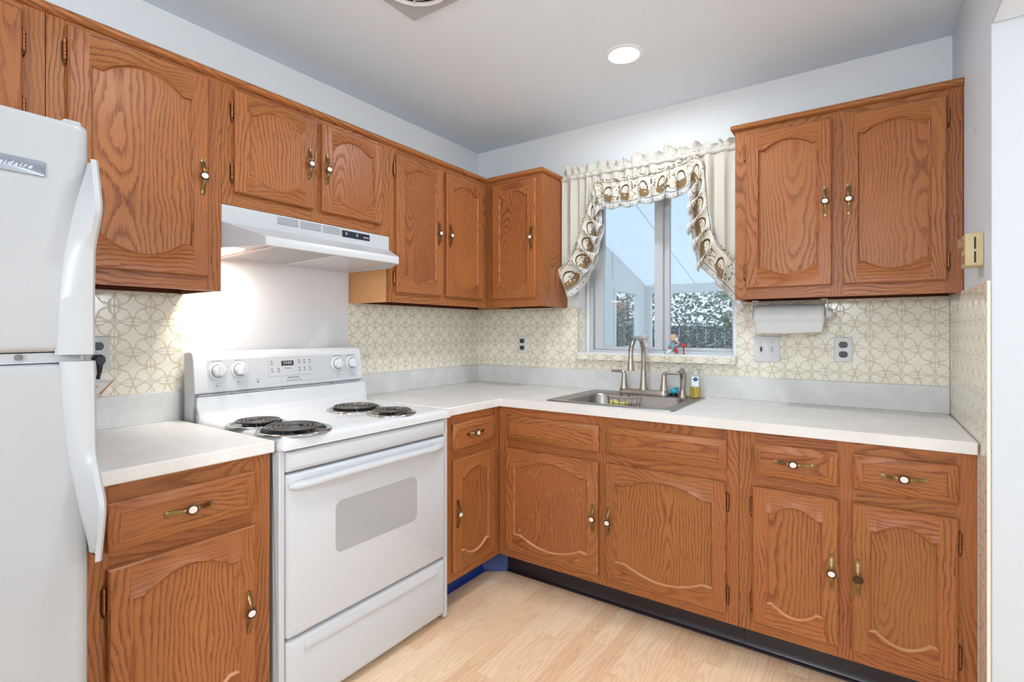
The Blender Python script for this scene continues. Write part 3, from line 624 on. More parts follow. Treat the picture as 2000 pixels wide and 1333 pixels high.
crown(lambda i, t, z: (Vector((t, -2.92, z)), Vector((t, -t, z)), Vector((.652 + t - dU, -t, z)), Vector((.652 + t - dU, -.001, z)))[i], 4, 'crown_molding', 'long oak crown strip running over the corner wall cabinets and hood cabinet')
crown(lambda i, t, z: (Vector((1.600 - (t - dU), -.001, z)), Vector((1.600 - (t - dU), -t, z)), Vector((W - .001, -t, z)))[i], 3, 'crown_molding', 'short oak crown strip on the cabinet right of the window')

# --- bases
BZ0 = .118
def toe(fr, s0, s1, parent, mat, t=.518):
    MB().prism(fr, [(t - .03, .0005), (t + .016, .0005), (t + .012, .006), (t + .006, .010), (t + .002, .018), (t, .028), (t, BZ0 - .001), (t - .03, BZ0 - .001)], s0, s1, 0).build('toe_kick', M[mat], parent, angle=25)
cG = cabinet(LW, 'oak base cabinet with one drawer between refrigerator and stove', -2.190, -1.757, dB, BZ0, CBOT - .001, [(-2.190, -2.145), (-1.813, -1.757)], [(-2.145, -1.813, BZ0, .165), (-2.145, -1.813, .622, .680), (-2.145, -1.813, .778, CBOT - .001)], 'base_cabinet', False, gB)
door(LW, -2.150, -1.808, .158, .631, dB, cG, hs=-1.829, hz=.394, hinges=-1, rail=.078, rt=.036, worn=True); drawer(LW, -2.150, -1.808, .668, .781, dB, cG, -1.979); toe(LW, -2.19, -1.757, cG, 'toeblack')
cI = cabinet(LW, 'narrow oak base cabinet between stove and the corner, blue toe kick', -1.004, -.6165, dB, BZ0, CBOT - .001, [(-1.004, -.955), (-.677, -.6165)], [(-.955, -.677, BZ0, .165), (-.955, -.677, .625, .680), (-.955, -.677, .778, CBOT - .001)], 'base_cabinet', False, gB)
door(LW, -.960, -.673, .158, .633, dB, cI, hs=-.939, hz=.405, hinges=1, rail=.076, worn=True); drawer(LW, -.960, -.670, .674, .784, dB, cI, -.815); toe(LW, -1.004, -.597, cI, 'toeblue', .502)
b = MB(); b.loops([[Vector((x, y, z)) for x, y in ((.49, -.597), (.502 + k, -.597 - k * .3), (.598 + k * .3, -.518 - k), (.598, -.50))] for z, k in ((.001, .016), (.009, .010), (.022, .002), (BZ0 - .001, 0.))], 0, True, True); b.build('toe_kick_corner', M['toeblue'], cI)
cJ = cabinet(BW, 'oak sink base cabinet with two false drawer fronts', .6165, 1.677, dB, BZ0, CBOT - .001, [(.6165, .672), (1.129, 1.173), (1.631, 1.677)], [(.672, 1.129, BZ0, .165), (.672, 1.129, .625, .680), (.672, 1.129, .778, CBOT - .001), (1.173, 1.631, BZ0, .165), (1.173, 1.631, .625, .680), (1.173, 1.631, .778, CBOT - .001)], 'base_cabinet', False, gB, cs=(.62, 1.677))
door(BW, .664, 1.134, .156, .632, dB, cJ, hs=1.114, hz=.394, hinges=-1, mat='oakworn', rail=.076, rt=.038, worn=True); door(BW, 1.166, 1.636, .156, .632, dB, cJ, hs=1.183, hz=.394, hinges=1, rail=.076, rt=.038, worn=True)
drawer(BW, .667, 1.135, .672, .784, dB, cJ, None, 'false_drawer'); drawer(BW, 1.168, 1.638, .672, .784, dB, cJ, None, 'false_drawer'); toe(BW, .598, 1.677, cJ, 'toeblack')
cK = cabinet(BW, 'oak base cabinet with two drawers beside the doorway wall', 1.6785, 2.3165, dB, BZ0, CBOT - .001, [(1.6785, 1.729), (1.975, 2.024), (2.269, 2.3165)], [(1.729, 1.975, BZ0, .165), (1.729, 1.975, .625, .680), (1.729, 1.975, .778, CBOT - .001), (2.024, 2.269, BZ0, .165), (2.024, 2.269, .625, .680), (2.024, 2.269, .778, CBOT - .001)], 'base_cabinet', False, gB)
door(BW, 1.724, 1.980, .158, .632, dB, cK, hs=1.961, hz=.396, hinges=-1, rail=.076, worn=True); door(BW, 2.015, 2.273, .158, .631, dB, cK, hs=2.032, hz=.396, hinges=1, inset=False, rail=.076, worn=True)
drawer(BW, 1.725, 1.979, .674, .785, dB, cK, 1.852); drawer(BW, 2.019, 2.274, .674, .785, dB, cK, 2.147); toe(BW, 1.6785, 2.316, cK, 'toeblack')

# ------------------------------------------------------------------ counters
CD = .635
SX0, SX1, SY0, SY1 = .862, 1.412, -.555, -.075       # cut-out for the sink
ct = thing('countertop', (1.2, -.4, CBOT), 'long L-shaped pale laminate countertop holding the sink', 'countertop', 'pale laminate countertops')
b = MB()
xs = [.003, SX0, SX1, 2.3165]
for (x0, x1, y0, y1) in ((.003, CD, -1.000, -CD), (.003, SX0, -CD, -.003), (SX1, 2.3165, -CD, -.003), (SX0, SX1, -CD, SY0), (SX0, SX1, SY1, -.003)):
    b.quad(ID, [(x0, y0, CT), (x1, y0, CT), (x1, y1, CT), (x0, y1, CT)]); b.quad(ID, [(x0, y0, CBOT), (x1, y0, CBOT), (x1, y1, CBOT), (x0, y1, CBOT)])
ol = [(.003, -1.0), (CD, -1.0), (CD, -CD), (2.3165, -CD), (2.3165, -.003), (.003, -.003)]
for loop in (ol, [(SX0, SY0), (SX1, SY0), (SX1, SY1), (SX0, SY1)]):
    for i in range(len(loop)): p, q = loop[i], loop[(i + 1) % len(loop)]; b.quad(ID, [(*p, CBOT), (*q, CBOT), (*q, CT), (*p, CT)])
b.build('worktop', M['counter'], ct, bevel=.004, angle=30)
b = MB(); b.box(LW, -1.0, -.021, .0085, .0205, CT + .0002, SPL); b.box(BW, .0085, 2.3178, .0085, .0205, CT + .0002, SPL)
b.build('backsplash', M['splash'], ct, bevel=.0015)
ct2 = thing('countertop', (.3, -1.95, CBOT), 'short pale laminate countertop between refrigerator and stove', 'countertop', 'pale laminate countertops')
MB().box(LW, -2.20, -1.752, .003, CD, CBOT, CT).build('worktop', M['counter'], ct2, bevel=.004, angle=30)
MB().box(LW, -2.20, -1.752, .0085, .0205, CT + .0002, SPL).build('backsplash', M['splash'], ct2, bevel=.0015)
# ------------------------------------------------------------------ stove
ST0, ST1, TF = -1.742, -1.010, .652
st = thing('electric_stove', (.33, (ST0 + ST1) / 2, 0), 'white freestanding electric coil stove under the range hood', 'stove')
SL = lambda f: ST0 + (ST1 - ST0) * f
b = MB(); b.box(LW, ST0, ST1, .03, TF - .045, .015, .822); 
b.box(LW, ST0, ST0 + .018, TF - .045, TF - .012, .012, .822); b.box(LW, ST1 - .022, ST1, TF - .045, TF - .012, .012, .822)
b.build('body', M['appl'], st, bevel=.003)
for s in (ST0 + .04, ST1 - .04):
    for t in (.08, .56): MB().lathe([(0, 0), (.014, 0), (.014, .006), (.006, .008), (.006, .0155)], LW(s, t, .0), (0, 0, 1), 12).build('levelling_foot', M['dark'], st)
# cooktop: rounded pan with upswept back
b = MB(); cz = .8625
prof = [(.128, .944), (.131, .925), (.137, .895), (.147, .873), (.165, .8645), (.19, cz - .001), (.24, cz - .001), (.60, cz - .001), (.628, cz), (.645, cz - .002), (.655, cz - .008), (.657, cz - .016), (.657, .826), (.60, .826)]
ed = [(0, -.030), (.004, -.014), (.012, -.003), (.022, .0005), (.03, 0.)]
cols = [(ST0 + e0, dz) for e0, dz in ed] + [(ST1 - e0, dz) for e0, dz in ed[::-1]]
P = [[LW(s, t, max(.824, z + (dz if z > .84 else 0)) if t > .14 else z) for s, dz in cols] for t, z in prof]
for i in range(len(P) - 1):
    for j in range(len(cols) - 1): b.face([P[i][j], P[i][j + 1], P[i + 1][j + 1], P[i + 1][j]], 0, None, True)
for side in (ST0, ST1):
    b.quad(LW, [(side, .13, .824), (side, .657, .824), (side, .657, cz - .030), (side, .147, cz - .030)]); b.quad(LW, [(side, .128, .824), (side, .128, .944), (side, .137, .895), (side, .147, cz - .03)])
b.quad(LW, [(ST0, .06, .8235), (ST1, .06, .8235), (ST1, .655, .8235), (ST0, .655, .8235)])
b.build('cooktop', M['enamel'], st, angle=50)
# backguard
def bgp(z): return .108 - (z - .951) * .10
b = MB(); b.prism(LW, [(.030, .824), (.094, .824), (.094, .951), (.104, .951), (.112, .956), (.1125, .962), (.098, 1.078), (.094, 1.092), (.085, 1.1015), (.07, 1.104), (.035, 1.100), (.030, 1.095)], ST0 + .001, ST1 - .001, 0)
bgd = b.build('backguard', M['enamel'], st, bevel=.006, seg=3)
MB().box(LW, ST0 + .012, ST1 - .02, .094, .118, .9445, .9505).build('vent_strip', M['applgrey'], bgd)
def pf(z): return .1125 - (z - .962) * (.0145 / .116)          # control face depth at height z
# control face plate with thin groove outline
def plate(s0, s1, z0, z1, d, mat, name, r=.006):
    out = rrect(s0, s1, z0, z1, r, 4); b = MB()
    A = [LW(s, pf(z) - .001, z) for s, z in out]; B = [LW(s, pf(z) + d, z) for s, z in offset(out, .0006)]
    b.loops([A, B], 0, False, True, False); return b.build(name, M[mat], bgd)
plate(-1.695, -1.040, .966, 1.073, .0007, 'appl', 'control_plate'); plate(-1.468, -1.268, .9955, 1.0735, .0014, 'applgrey', 'keypad_rim', .003); plate(-1.4665, -1.2695, .997, 1.072, .0017, 'appl', 'keypad', .003); plate(-1.412, -1.357, 1.036, 1.057, .0022, 'lcd', 'clock_display', .001)
text('12:03', .017, LW, -1.3845, pf(1.046) + .0024, 1.046, M['white'], 'clock_digits', bgd, extrude=.0002)
ax = Vector((1, 0, .125)).normalized()
for s, lab in ((-1.660, 'LEFT FRONT'), (-1.581, 'LEFT REAR'), (-1.146, 'RIGHT REAR'), (-1.069, 'RIGHT FRONT')):
    z = 1.031; c = LW(s, pf(z) + .0005, z); b = MB()
    b.lathe([(.031, 0), (.0305, .004), (.027, .006), (.0245, .0065)], c, ax, 32, 0); b.lathe([(.0245, .0065), (.0215, .007)], c, ax, 32, 1); b.lathe([(.0215, .007), (.0208, .020), (.0195, .022), (0, .0225)], c, ax, 32, 0)
    e2 = Vector((0, math.sin(.25), math.cos(.25))); e2 = (e2 - ax * e2.dot(ax)).normalized(); e1 = ax.cross(e2)
    def kp(a, c_, h): return c + e1 * a + e2 * c_ + ax * h
    A = [kp(-.0065, -.019, .02), kp(.0065, -.019, .02), kp(.0065, .019, .02), kp(-.0065, .019, .02)]; B = [kp(-.0045, -.0175, .032), kp(.0045, -.0175, .032), kp(.0045, .0175, .032), kp(-.0045, .0175, .032)]
    b.loops([A, B], 0, False, True)
    b.build('knob', [M['enamel'], M['text']], bgd, bevel=.0008)
    text(lab, .0062, LW, s, pf(1.067) + .0009, 1.067, M['text'], 'knob_lettering', bgd, extrude=.0002)
    zz = .982; q = MB()
    for k, (da, dz) in enumerate(((-.0055, .004), (.0055, .004), (-.0055, -.004), (.0055, -.004))):
        on = {'LEFT FRONT': 2, 'LEFT REAR': 0, 'RIGHT REAR': 1, 'RIGHT FRONT': 3}[lab] == k
        q.lathe([(.0027, 0), (.0027, .0004), (0, .0004)] if on else [(.0027, 0), (.0027, .0003), (.0021, .0003), (.0021, 0)], LW(s + da, pf(zz + dz) + .0007, zz + dz), ax, 10)
    q.build('burner_symbol', M['text'], bgd); 
    for k in range(9):
        a = R(-140 + 280 * k / 8); MB().lathe([(.0011, 0), (.0011, .0004), (0, .0004)], LW(s + .037 * math.sin(a), pf(z + .037 * math.cos(a)) + .0007, z + .037 * math.cos(a)), ax, 6).build('dial_tick', M['text'], bgd)
text('FRIGIDAIRE', .0105, LW, -1.361, pf(.987) + .0009, .987, M['text'], 'lettering', bgd, extrude=.0002); text('SELF CLEANING OVEN', .0068, LW, -1.358, pf(.9755) + .0009, .9755, M['text'], 'lettering', bgd, extrude=.0002)
MB().lathe([(.0035, 0), (.0035, .001), (0, .0015)], LW(-1.512, pf(.981) + .0008, .981), ax, 12).build('indicator_lamp', M['text'], bgd)
for s in (-1.452, -1.424, -1.332, -1.308, -1.283):
    for z in (1.056, 1.0255):
        if s == -1.424 and z > 1.04: continue
        b = MB(); b.box(LW, s - .0035, s + .0035, pf(z) + .0017, pf(z) + .0021, z - .002, z + .002)
        for dz in (-.008, -.0115): b.box(LW, s - .0055, s + .0055, pf(z + dz) + .0017, pf(z + dz) + .0020, z + dz - .0009, z + dz + .0009)
        b.build('key_marking', M['text'], bgd)
for dz in (0, -.009, -.018): MB().box(LW, -1.395, -1.390, pf(1.025) + .0017, pf(1.025) + .0021, 1.024 + dz, 1.028 + dz).box(LW, -1.388, -1.368, pf(1.025) + .0017, pf(1.025) + .0021, 1.025 + dz, 1.027 + dz).build('indicator_marking', M['text'], bgd)
text('OVEN', .005, LW, -1.512, pf(.991) + .0009, .991, M['text'], 'lettering', bgd, extrude=.0002)
for s in (-1.42, -1.62, -1.19): MB().box(LW, s, s + .008, .118, .1185, .9453, .949).build('vent_clip', M['text'], bgd)
# burners
def burner(s, t, R0, Rc, label, rot):
    b = MB(); c = LW(s, t, cz - .0005)
    b.lathe([(R0, 0), (R0, .0015), (R0 - .004, .0055), (R0 - .010, .006), (R0 - .015, .004)], c, (0, 0, 1), 48, 0)
    b.lathe([(R0 - .015, .004), (R0 - .022, .0022), (R0 - .04, .0012), (.02, .0010), (0, .0010)], c, (0, 0, 1), 48, 1)  # darker metal colour stands for the reflections in a deep chrome bowl
    o = b.build('burner', [M['chrome'], M['pan']], st, angle=60); o['label'] = label
    b = MB(); turns = 4.2 if Rc < .085 else 4.8; N = int(turns * 34); pts = []
    for i in range(N + 1):
        a = 2 * math.pi * turns * i / N + rot; r = .022 + (Rc - .0035 - .022) * i / N; pts.append(LW(s + r * math.cos(a), t + r * math.sin(a), cz + .0135 - .0095 * max(0, (i / N - .955) / .045) ** 1.5))
    b.tube(pts, .0036, 8, 0, True, .75)
    a = rot; b.tube([LW(s + .022 * math.cos(a), t + .022 * math.sin(a), cz + .0135), LW(s + .012 * math.cos(a + .6), t + .012 * math.sin(a + .6), cz + .006), LW(s, t, cz - .002)], .0034, 8)
    for k in range(3):
        a = rot + 2 * math.pi * k / 3; b.box(ID, 0, 0, 0, 0, 0, 0) if False else None
        d = Vector((math.sin(a), math.cos(a), 0)); p = LW(s, t, 0); n = Vector((-d.y, d.x, 0)) * .0013
        A = [p + d * .012 - n, p + d * (Rc + .002) - n, p + d * (Rc + .002) + n, p + d * .012 + n]
        b.loops([[q + Vector((0, 0, cz + .0005)) for q in A], [q + Vector((0, 0, cz + .0108)) for q in A]], 0, True, True)
    b.lathe([(0, .0115), (.014, .0115), (.0155, .0105), (.0155, .006)], LW(s, t, cz), (0, 0, 1), 20, 1)
    b.build('coil', [M['coil'], M['steel']], o)
burner(-1.652, .357, .097, .076, 'small rear left burner', .4); burner(-1.640, .556, .114, .096, 'large front left burner', 1.7); burner(-1.245, .357, .113, .094, 'large rear right burner', 2.2); burner(-1.232, .556, .093, .075, 'small front right burner', .9)
# front fascia, oven door, drawer
def slab(fr, s0, s1, z0, z1, t0, t1, r=.008, e=.008, dome=0.):
    b = MB(); L = []
    for ins, t in ((0, t0), (0, t1 - e), (e * .3, t1 - e * .35), (e, t1)): L.append([fr(s, t, z) for s, z in rrect(s0 + ins, s1 - ins, z0 + ins, z1 - ins, max(.001, r - ins * .5), 4)])
    b.loops(L, 0, True, True, True); return b
slab(LW, ST0 + .019, ST1 - .022, .757, .8205, TF - .046, TF, .006, .014).build('fascia', M['appl'], st, angle=50)
od = slab(LW, ST0 + .020, ST1 - .023, .2625, .7515, TF - .046, TF, .008, .012)  .build('oven_door', M['appl'], st, angle=50)
b = MB(); out = rrect(-1.5575, -1.1945, .462, .630, .024, 8); b.loops([[LW(s, TF - .001, z) for s, z in out], [LW(s, TF + .0008, z) for s, z in offset(out, .0008)]], 0, False, True); b.build('oven_window', M['ovenglass'], od)
b = MB(); N = 44; h0, h1 = -1.722, -1.050
def hrow(i):
    w = i / N; s = h0 + (h1 - h0) * w; q = min(w, 1 - w); bow = 1 - (abs(w - .5) * 2) ** 3.2
    off = .030 * min(1, q / .10) ** .6 if q < .1 else .030; hh = .0125 * min(1, .35 + (q / .022) ** .6 * .65); zc = .7165 + .004 * bow
    base = TF + (.002 if q < .03 else max(.002, off - .016))
    return [LW(s, base, zc - hh), LW(s, TF + off * .7 + .004, zc - hh * .95), LW(s, TF + off + .005, zc - hh * .4), LW(s, TF + off + .006, zc + hh * .3), LW(s, TF + off, zc + hh * .9), LW(s, base, zc + hh)]
rows = [hrow(i) for i in range(N + 1)]; b.loops(rows, 0, True, True, True); b.build('oven_handle', M['appl'], od, angle=50)
dr = slab(LW, ST0 + .020, ST1 - .023, .031, .2535, TF - .046, TF - .002, .006, .014)
dr.prism(LW, [(TF - .003, .238), (TF + .003, .222), (TF + .004, .212), (TF - .003, .203)], ST0 + .075, ST1 - .07); dr.build('storage_drawer', M['appl'], st, angle=50)
MB().box(LW, ST0 + .022, ST1 - .025, TF - .12, TF - .047, .018, .82).build('door_gasket', M['dark'], st)

# ------------------------------------------------------------------ range hood
hd = thing('range_hood', (.17, -1.369, 1.457), 'white under-cabinet range hood above the stove', 'range hood')
h0, h1 = -1.7325, -1.0045
b = MB()
l0, l1, LX = -1.674, -1.098, .450
q_ = lambda *P: b.face([LW(*p) for p in P], 0)
q_((h0, .284, 1.603), (h1, .284, 1.603), (h1, .284, 1.544), (h0, .284, 1.544)); q_((h0, .284, 1.544), (h1, .284, 1.544), (l1, LX - .003, 1.4885), (l0, LX - .003, 1.4885))
q_((l0, LX - .003, 1.4885), (l1, LX - .003, 1.4885), (l1, LX, 1.484), (l0, LX, 1.484)); q_((l0, LX, 1.484), (l1, LX, 1.484), (l1, LX, 1.4575), (l0, LX, 1.4575))
for hh, ll in ((h0, l0), (h1, l1)): q_((hh, .003, 1.603), (hh, .284, 1.603), (hh, .284, 1.4575), (hh, .003, 1.4575)); q_((hh, .284, 1.544), (ll, LX - .003, 1.4885), (ll, LX, 1.484), (ll, LX, 1.4575), (hh, .284, 1.4575))
q_((h0, .003, 1.603), (h1, .003, 1.603), (h1, .284, 1.603), (h0, .284, 1.603)); q_((h0, .003, 1.603), (h1, .003, 1.603), (h1, .003, 1.4575), (h0, .003, 1.4575))
pan = lambda t: 1.461 + t * .028
pl = [(h0, .003), (h1, .003), (h1, .284), (l1, LX), (l0, LX), (h0, .284)]; pi = offset(pl, .010)
b.loops([[LW(s, t, 1.4575) for s, t in pl], [LW(s, t, 1.4575) for s, t in pi], [LW(s, t, pan(t)) for s, t in pi]], 0, False, False)
A_ = [LW(s, t, pan(t)) for s, t in pi]; b.face([A_[0], A_[1], A_[2], A_[5]], 0); b.face([A_[5], A_[2], A_[3], A_[4]], 0)
b.build('hood_shell', M['appl'], hd, bevel=.0015)
b = MB()
for g0, g1 in ((-1.536, -1.452), (-1.443, -1.353), (-1.345, -1.263)):
    for k in range(5): z = 1.570 + k * .0058; b.box(LW, g0, g1, .2835, .2846, z, z + .0021)
b.build('vent_slots', M['text'], hd)
sw = MB().box(LW, -1.255, -1.115, .2835, .287, 1.566, 1.5925).build('switch_panel', M['navy'], hd, bevel=.001)
for s in (-1.232, -1.178): b = MB(); b.box(LW, s - .013, s + .013, .2868, .2875, 1.572, 1.5875, 1); b.box(LW, s - .010, s - .001, .2874, .291, 1.5735, 1.586, 0); b.build('rocker_switch', [M['blueled'], M['navy']], sw)
text('BROAN', .008, LW, -1.134, .2872, 1.577, M['white'], 'lettering', sw, extrude=.0002)
fz = lambda t: pan(t) - .004
b = MB(); f0, f1, ft0, ft1 = -1.605, -1.362, .030, .392
b.quad(LW, [(f0, ft0, fz(ft0)), (f1, ft0, fz(ft0)), (f1, ft1, fz(ft1)), (f0, ft1, fz(ft1))]); b.build('grease_filter', M['mesh'], hd)
b = MB()
for a in ((f0 - .012, f0, ft0 - .012, ft1 + .008), (f1, f1 + .012, ft0 - .012, ft1 + .008)): b.loops([[LW(s, t, fz(t) - k) for s, t in ((a[0], a[2]), (a[1], a[2]), (a[1], a[3]), (a[0], a[3]))] for k in (.003, -.005)], 0, True, True)
for a in ((ft0 - .012, ft0), (ft1, ft1 + .008)): b.loops([[LW(s, t, fz(t) - k) for s, t in ((f0, a[0]), (f1, a[0]), (f1, a[1]), (f0, a[1]))] for k in (.0025, -.005)], 0, True, True)
b.build('filter_frame', M['plastic'], hd)
b = MB(); b.loops([[LW(s, t, fz(t) + .003) for s, t in ((-1.712, .06), (-1.640, .06), (-1.640, .26), (-1.712, .26))], [LW(s, t, fz(t) - .006) for s, t in ((-1.708, .066), (-1.644, .066), (-1.644, .254), (-1.708, .254))]], 0, True, True); b.build('light_lens', M['lens'], hd)
area('hood_lamp', (.15, -1.675, 1.451), .09, P_HOOD, (1, .96, .9), parent=hd)

# ------------------------------------------------------------------ refrigerator
fr_ = thing('refrigerator', (.39, -2.59, 0), 'white top-freezer refrigerator at the left edge', 'refrigerator')
FX, F0, F1, FT = .75, -2.962, -2.2165, 1.596
MB().box(LW, F0 + .003, F1 - .003, .035, .680, .02, 1.585).build('body', M['fridge'], fr_, bevel=.006)
MB().box(LW, F0 + .02, F1 - .02, .680, .688, .06, 1.575).build('gasket', M['gap'], fr_)
MB().box(LW, F0 + .02, F1 - .02, .60, .700, .0005, .058).build('kick_grille', M['applgrey'], fr_, bevel=.002)
def fdoor(z0, z1, name, rtop):
    b = MB(); L = []
    for ins, t in ((0., .689), (0., FX - .026), (.0015, FX - .014), (.006, FX - .005), (.014, FX - .0008), (.024, FX)):
        L.append([LW(s, t, z) for s, z in rrect(F0 + ins, F1 - ins, z0 + ins * .5, z1 - ins * .5, .012, 5)])
    b.loops(L, 0, True, True, True); return b.build(name, M['fridge'], fr_, angle=50)
fzd = fdoor(1.136, FT, 'freezer_door', 1); frd = fdoor(.065, 1.1145, 'fridge_door', 0)
MB().box(LW, F1 - .040, F1 - .010, .66, .738, 1.590, 1.603).build('hinge_cover', M['fridge'], fr_, bevel=.005, seg=3)
b = MB(); b.box(LW, F0 + .05, F1 - .012, .688, .738, 1.1155, 1.135); b.build('centre_hinge', M['applgrey'], fr_); MB().lathe([(0, 0), (.006, 0), (.006, .004), (0, .005)], LW(-2.322, .738, 1.1275), (1, 0, 0), 12).build('hinge_screw', M['text'], fr_)
def interp(tab, z):
    tab = sorted(tab)
    if z <= tab[0][0]: return tab[0][1]
    for (a, x), (c, y) in zip(tab, tab[1:]):
        if z <= c: k = (z - a) / (c - a); return x + (y - x) * k
    return tab[-1][1]
def smooth_tab(tab, z, w=.012): return sum(interp(tab, z + w * k) for k in (-1, -.5, 0, .5, 1)) / 5
def fhandle(z0, z1, inner, tip, parent):
    b = MB(); N = 40; rows = []
    for i in range(N + 1):
        z = z0 + (z1 - z0) * i / N; yi = smooth_tab(inner, z); xt = smooth_tab(tip, z); h = max(.004, xt - FX + .001); yo = F1 + .0025
        rows.append([LW(yi, FX - .004, z), LW(yi + .003, FX + .004, z), LW(yi + (yo - yi) * .45, FX + .004 + (h - .004) * .62, z), LW(yo - .012, FX + h * .97, z), LW(yo - .004, FX + h, z), LW(yo + .001, FX + h - .005, z), LW(yo + .002, FX - .030, z), LW(yo - .003, FX - .030, z)])
    b.loops(rows, 0, True, True, True); return b.build('door_handle', M['fridgehandle'], parent, angle=45)
fhandle(1.131, 1.520, [(1.13, -2.272), (1.218, -2.268), (1.26, -2.266), (1.319, -2.261), (1.378, -2.2515), (1.439, -2.241), (1.522, -2.2195)], [(1.12, .770), (1.226, .767), (1.345, .772), (1.418, .814), (1.511, .787), (1.522, .782)], fzd)
fhandle(.724, 1.1175, [(.72, -2.2135), (.809, -2.234), (.885, -2.246), (.935, -2.254), (.973, -2.258), (1.064, -2.264), (1.12, -2.265)], [(.72, .808), (.742, .811), (.836, .835), (.93, .781), (1.12, .772)], frd)
bd = slab(LW, -2.420, -2.2865, 1.4735, 1.5035, FX, FX + .003, .003, .0015).build('badge', M['badge'], fzd)
text('Frigidaire', .0115, LW, -2.340, FX + .0033, 1.4885, M['white'], 'badge_lettering', fzd, shear=.5, extrude=.0003, space=1.45)

# ------------------------------------------------------------------ sink, tap and things by it
sk = thing('kitchen_sink', (1.137, -.315, .69), 'single-bowl stainless steel drop-in sink below the window', 'sink')
b = MB(); zt = CT + .0045
def rl(x0, x1, y0, y1, z, r, n=8): return [Vector((x, y, z)) for x, y in rrect(x0, x1, y0, y1, r, n)]
Ls = [rl(.842, 1.430, -.574, -.055, CT + .0005, .022), rl(.844, 1.428, -.572, -.057, CT + .004, .021), rl(.849, 1.423, -.567, -.062, zt, .018), rl(.858, 1.414, -.558, -.071, zt - .001, .014), rl(.903, 1.380, -.532, -.172, zt - .0015, .06), rl(.907, 1.376, -.528, -.176, zt - .004, .058), rl(.911, 1.372, -.524, -.180, zt - .012, .056),
      rl(.920, 1.363, -.515, -.189, .760, .052), rl(.930, 1.353, -.505, -.199, .715, .05), rl(.955, 1.328, -.480, -.224, .697, .045), rl(1.09, 1.19, -.40, -.30, .692, .045)]
b.loops(Ls, 0, False, True, True); b.build('basin', M['steel'], sk, angle=60)
MB().lathe([(.046, .0), (.045, .003), (.034, .002), (.030, -.004), (0, -.004)], (1.14, -.35, .6935), (0, 0, 1), 28).build('drain', M['chrome'], sk)
fc = thing('kitchen_faucet', (1.14, -.112, zt), 'brushed nickel gooseneck faucet with two lever handles', 'faucet')
b = MB(); L = []
for ins, z in ((0, zt), (0, zt + .012), (.003, zt + .020), (.008, zt + .0225)): L.append([Vector((x, y, z)) for x, y in rrect(1.013 + ins, 1.267 - ins, -.139 + ins, -.085 - ins, .026 - ins, 10)])
b.loops(L, 0, True, True, True); b.build('base_plate', M['nickel'], fc, angle=50)
b = MB(); b.lathe([(.0215, 0), (.021, .004), (.0185, .02), (.0145, .07), (.0128, .095), (.0123, .098), (.0118, .10)], (1.14, -.112, zt + .022), (0, 0, 1), 24)
pts = [(1.14, -.112, zt + .118)]; rad = [.0112]
zc = 1.060; rr = .085
pts.append((1.14, -.112, zc - .02)); rad.append(.0112)
for i in range(19): a = R(180 * i / 18 * 1.03); pts.append((1.14, -.112 - rr + rr * math.cos(a), zc + rr * math.sin(a))); rad.append(.0112)
b.tube(pts, rad, 16); e = Vector(pts[-1]); dn = (Vector(pts[-1]) - Vector(pts[-2])).normalized()
b.lathe([(.0112, -.001), (.0122, .004), (.0125, .010), (.0165, .050), (.0178, .058), (.0175, .062), (.013, .0625), (0, .060)], e, dn, 22)
b.build('spout', M['nickel'], fc, angle=50)
for x, sd in ((1.038, -1), (1.243, 1)):
    b = MB(); b.lathe([(.0215, 0), (.0205, .006), (.0165, .028), (.0125, .062), (.0118, .064), (.0118, .067), (.0112, .070), (.0105, .080)], (x, -.112, zt + .0225), (0, 0, 1), 22)
    pts = [(x, -.112, zt + .094), (x + sd * .003, -.112, zt + .104), (x + sd * .012, -.112, zt + .1095), (x + sd * .03, -.112, zt + .110), (x + sd * .068, -.112, zt + .109)]
    b.tube(pts, [.0105, .0105, .0085, .007, .0062], 12); b.build('lever_handle', M['nickel'], fc, angle=50)
sp_ = thing('side_sprayer', (1.333, -.115, zt), 'brushed nickel side sprayer right of the faucet', 'sprayer')
MB().lathe([(.023, 0), (.0225, .004), (.019, .010), (.0155, .030), (.0135, .034)], (1.333, -.115, zt), (0, 0, 1), 22).build('holder', M['nickel'], sp_, angle=50)
b = MB(); pts = [(1.333, -.115, zt + .034), (1.334, -.114, zt + .06), (1.336, -.112, zt + .09), (1.335, -.116, zt + .112), (1.330, -.128, zt + .128), (1.325, -.141, zt + .134)]
b.tube(pts, [.0125, .0135, .0160, .0165, .0150, .0125], 16); b.build('spray_head', M['nickel'], sp_, angle=50)
MB().lathe([(.0125, -.001), (.0145, .004), (.0145, .012), (0, .0125)], (1.325, -.141, zt + .134), (-.3, -.85, .35), 18).build('nozzle', M['applgrey'], sp_)
sb = thing('soap_bottle', (1.391, -.112, zt), 'clear dish soap bottle half full of yellow liquid', 'bottle')
pr = [(0, .0005), (.019, .0005), (.022, .003), (.0228, .010), (.0225, .055), (.0205, .095), (.0215, .115), (.0185, .130), (.011, .140), (.0095, .144)]
MB().lathe(pr, (1.391, -.112, zt), (0, 0, 1), 26, 0, 1.15, .72).build('bottle_body', M['bottle'], sb)
MB().lathe([(0, .0015), (.018, .0015), (.0215, .004), (.0215, .050), (0, .050)], (1.391, -.112, zt), (0, 0, 1), 26, 0, 1.15, .72).build('soap', M['soap'], sb)
MB().lathe([(.0108, .142), (.0108, .152), (.0065, .156), (.0055, .164), (.0035, .166), (0, .166)], (1.391, -.112, zt), (0, 0, 1), 18).build('cap', M['bottle'], sb)
def lab(u, v): a = R(-115 + 70 * u); return Vector((1.391 + .0266 * math.cos(a), -.112 + .0172 * math.sin(a), zt + .055 + .045 * v))
MB().grid(lab, 10, 4).build('paper_label', M['white'], sb)
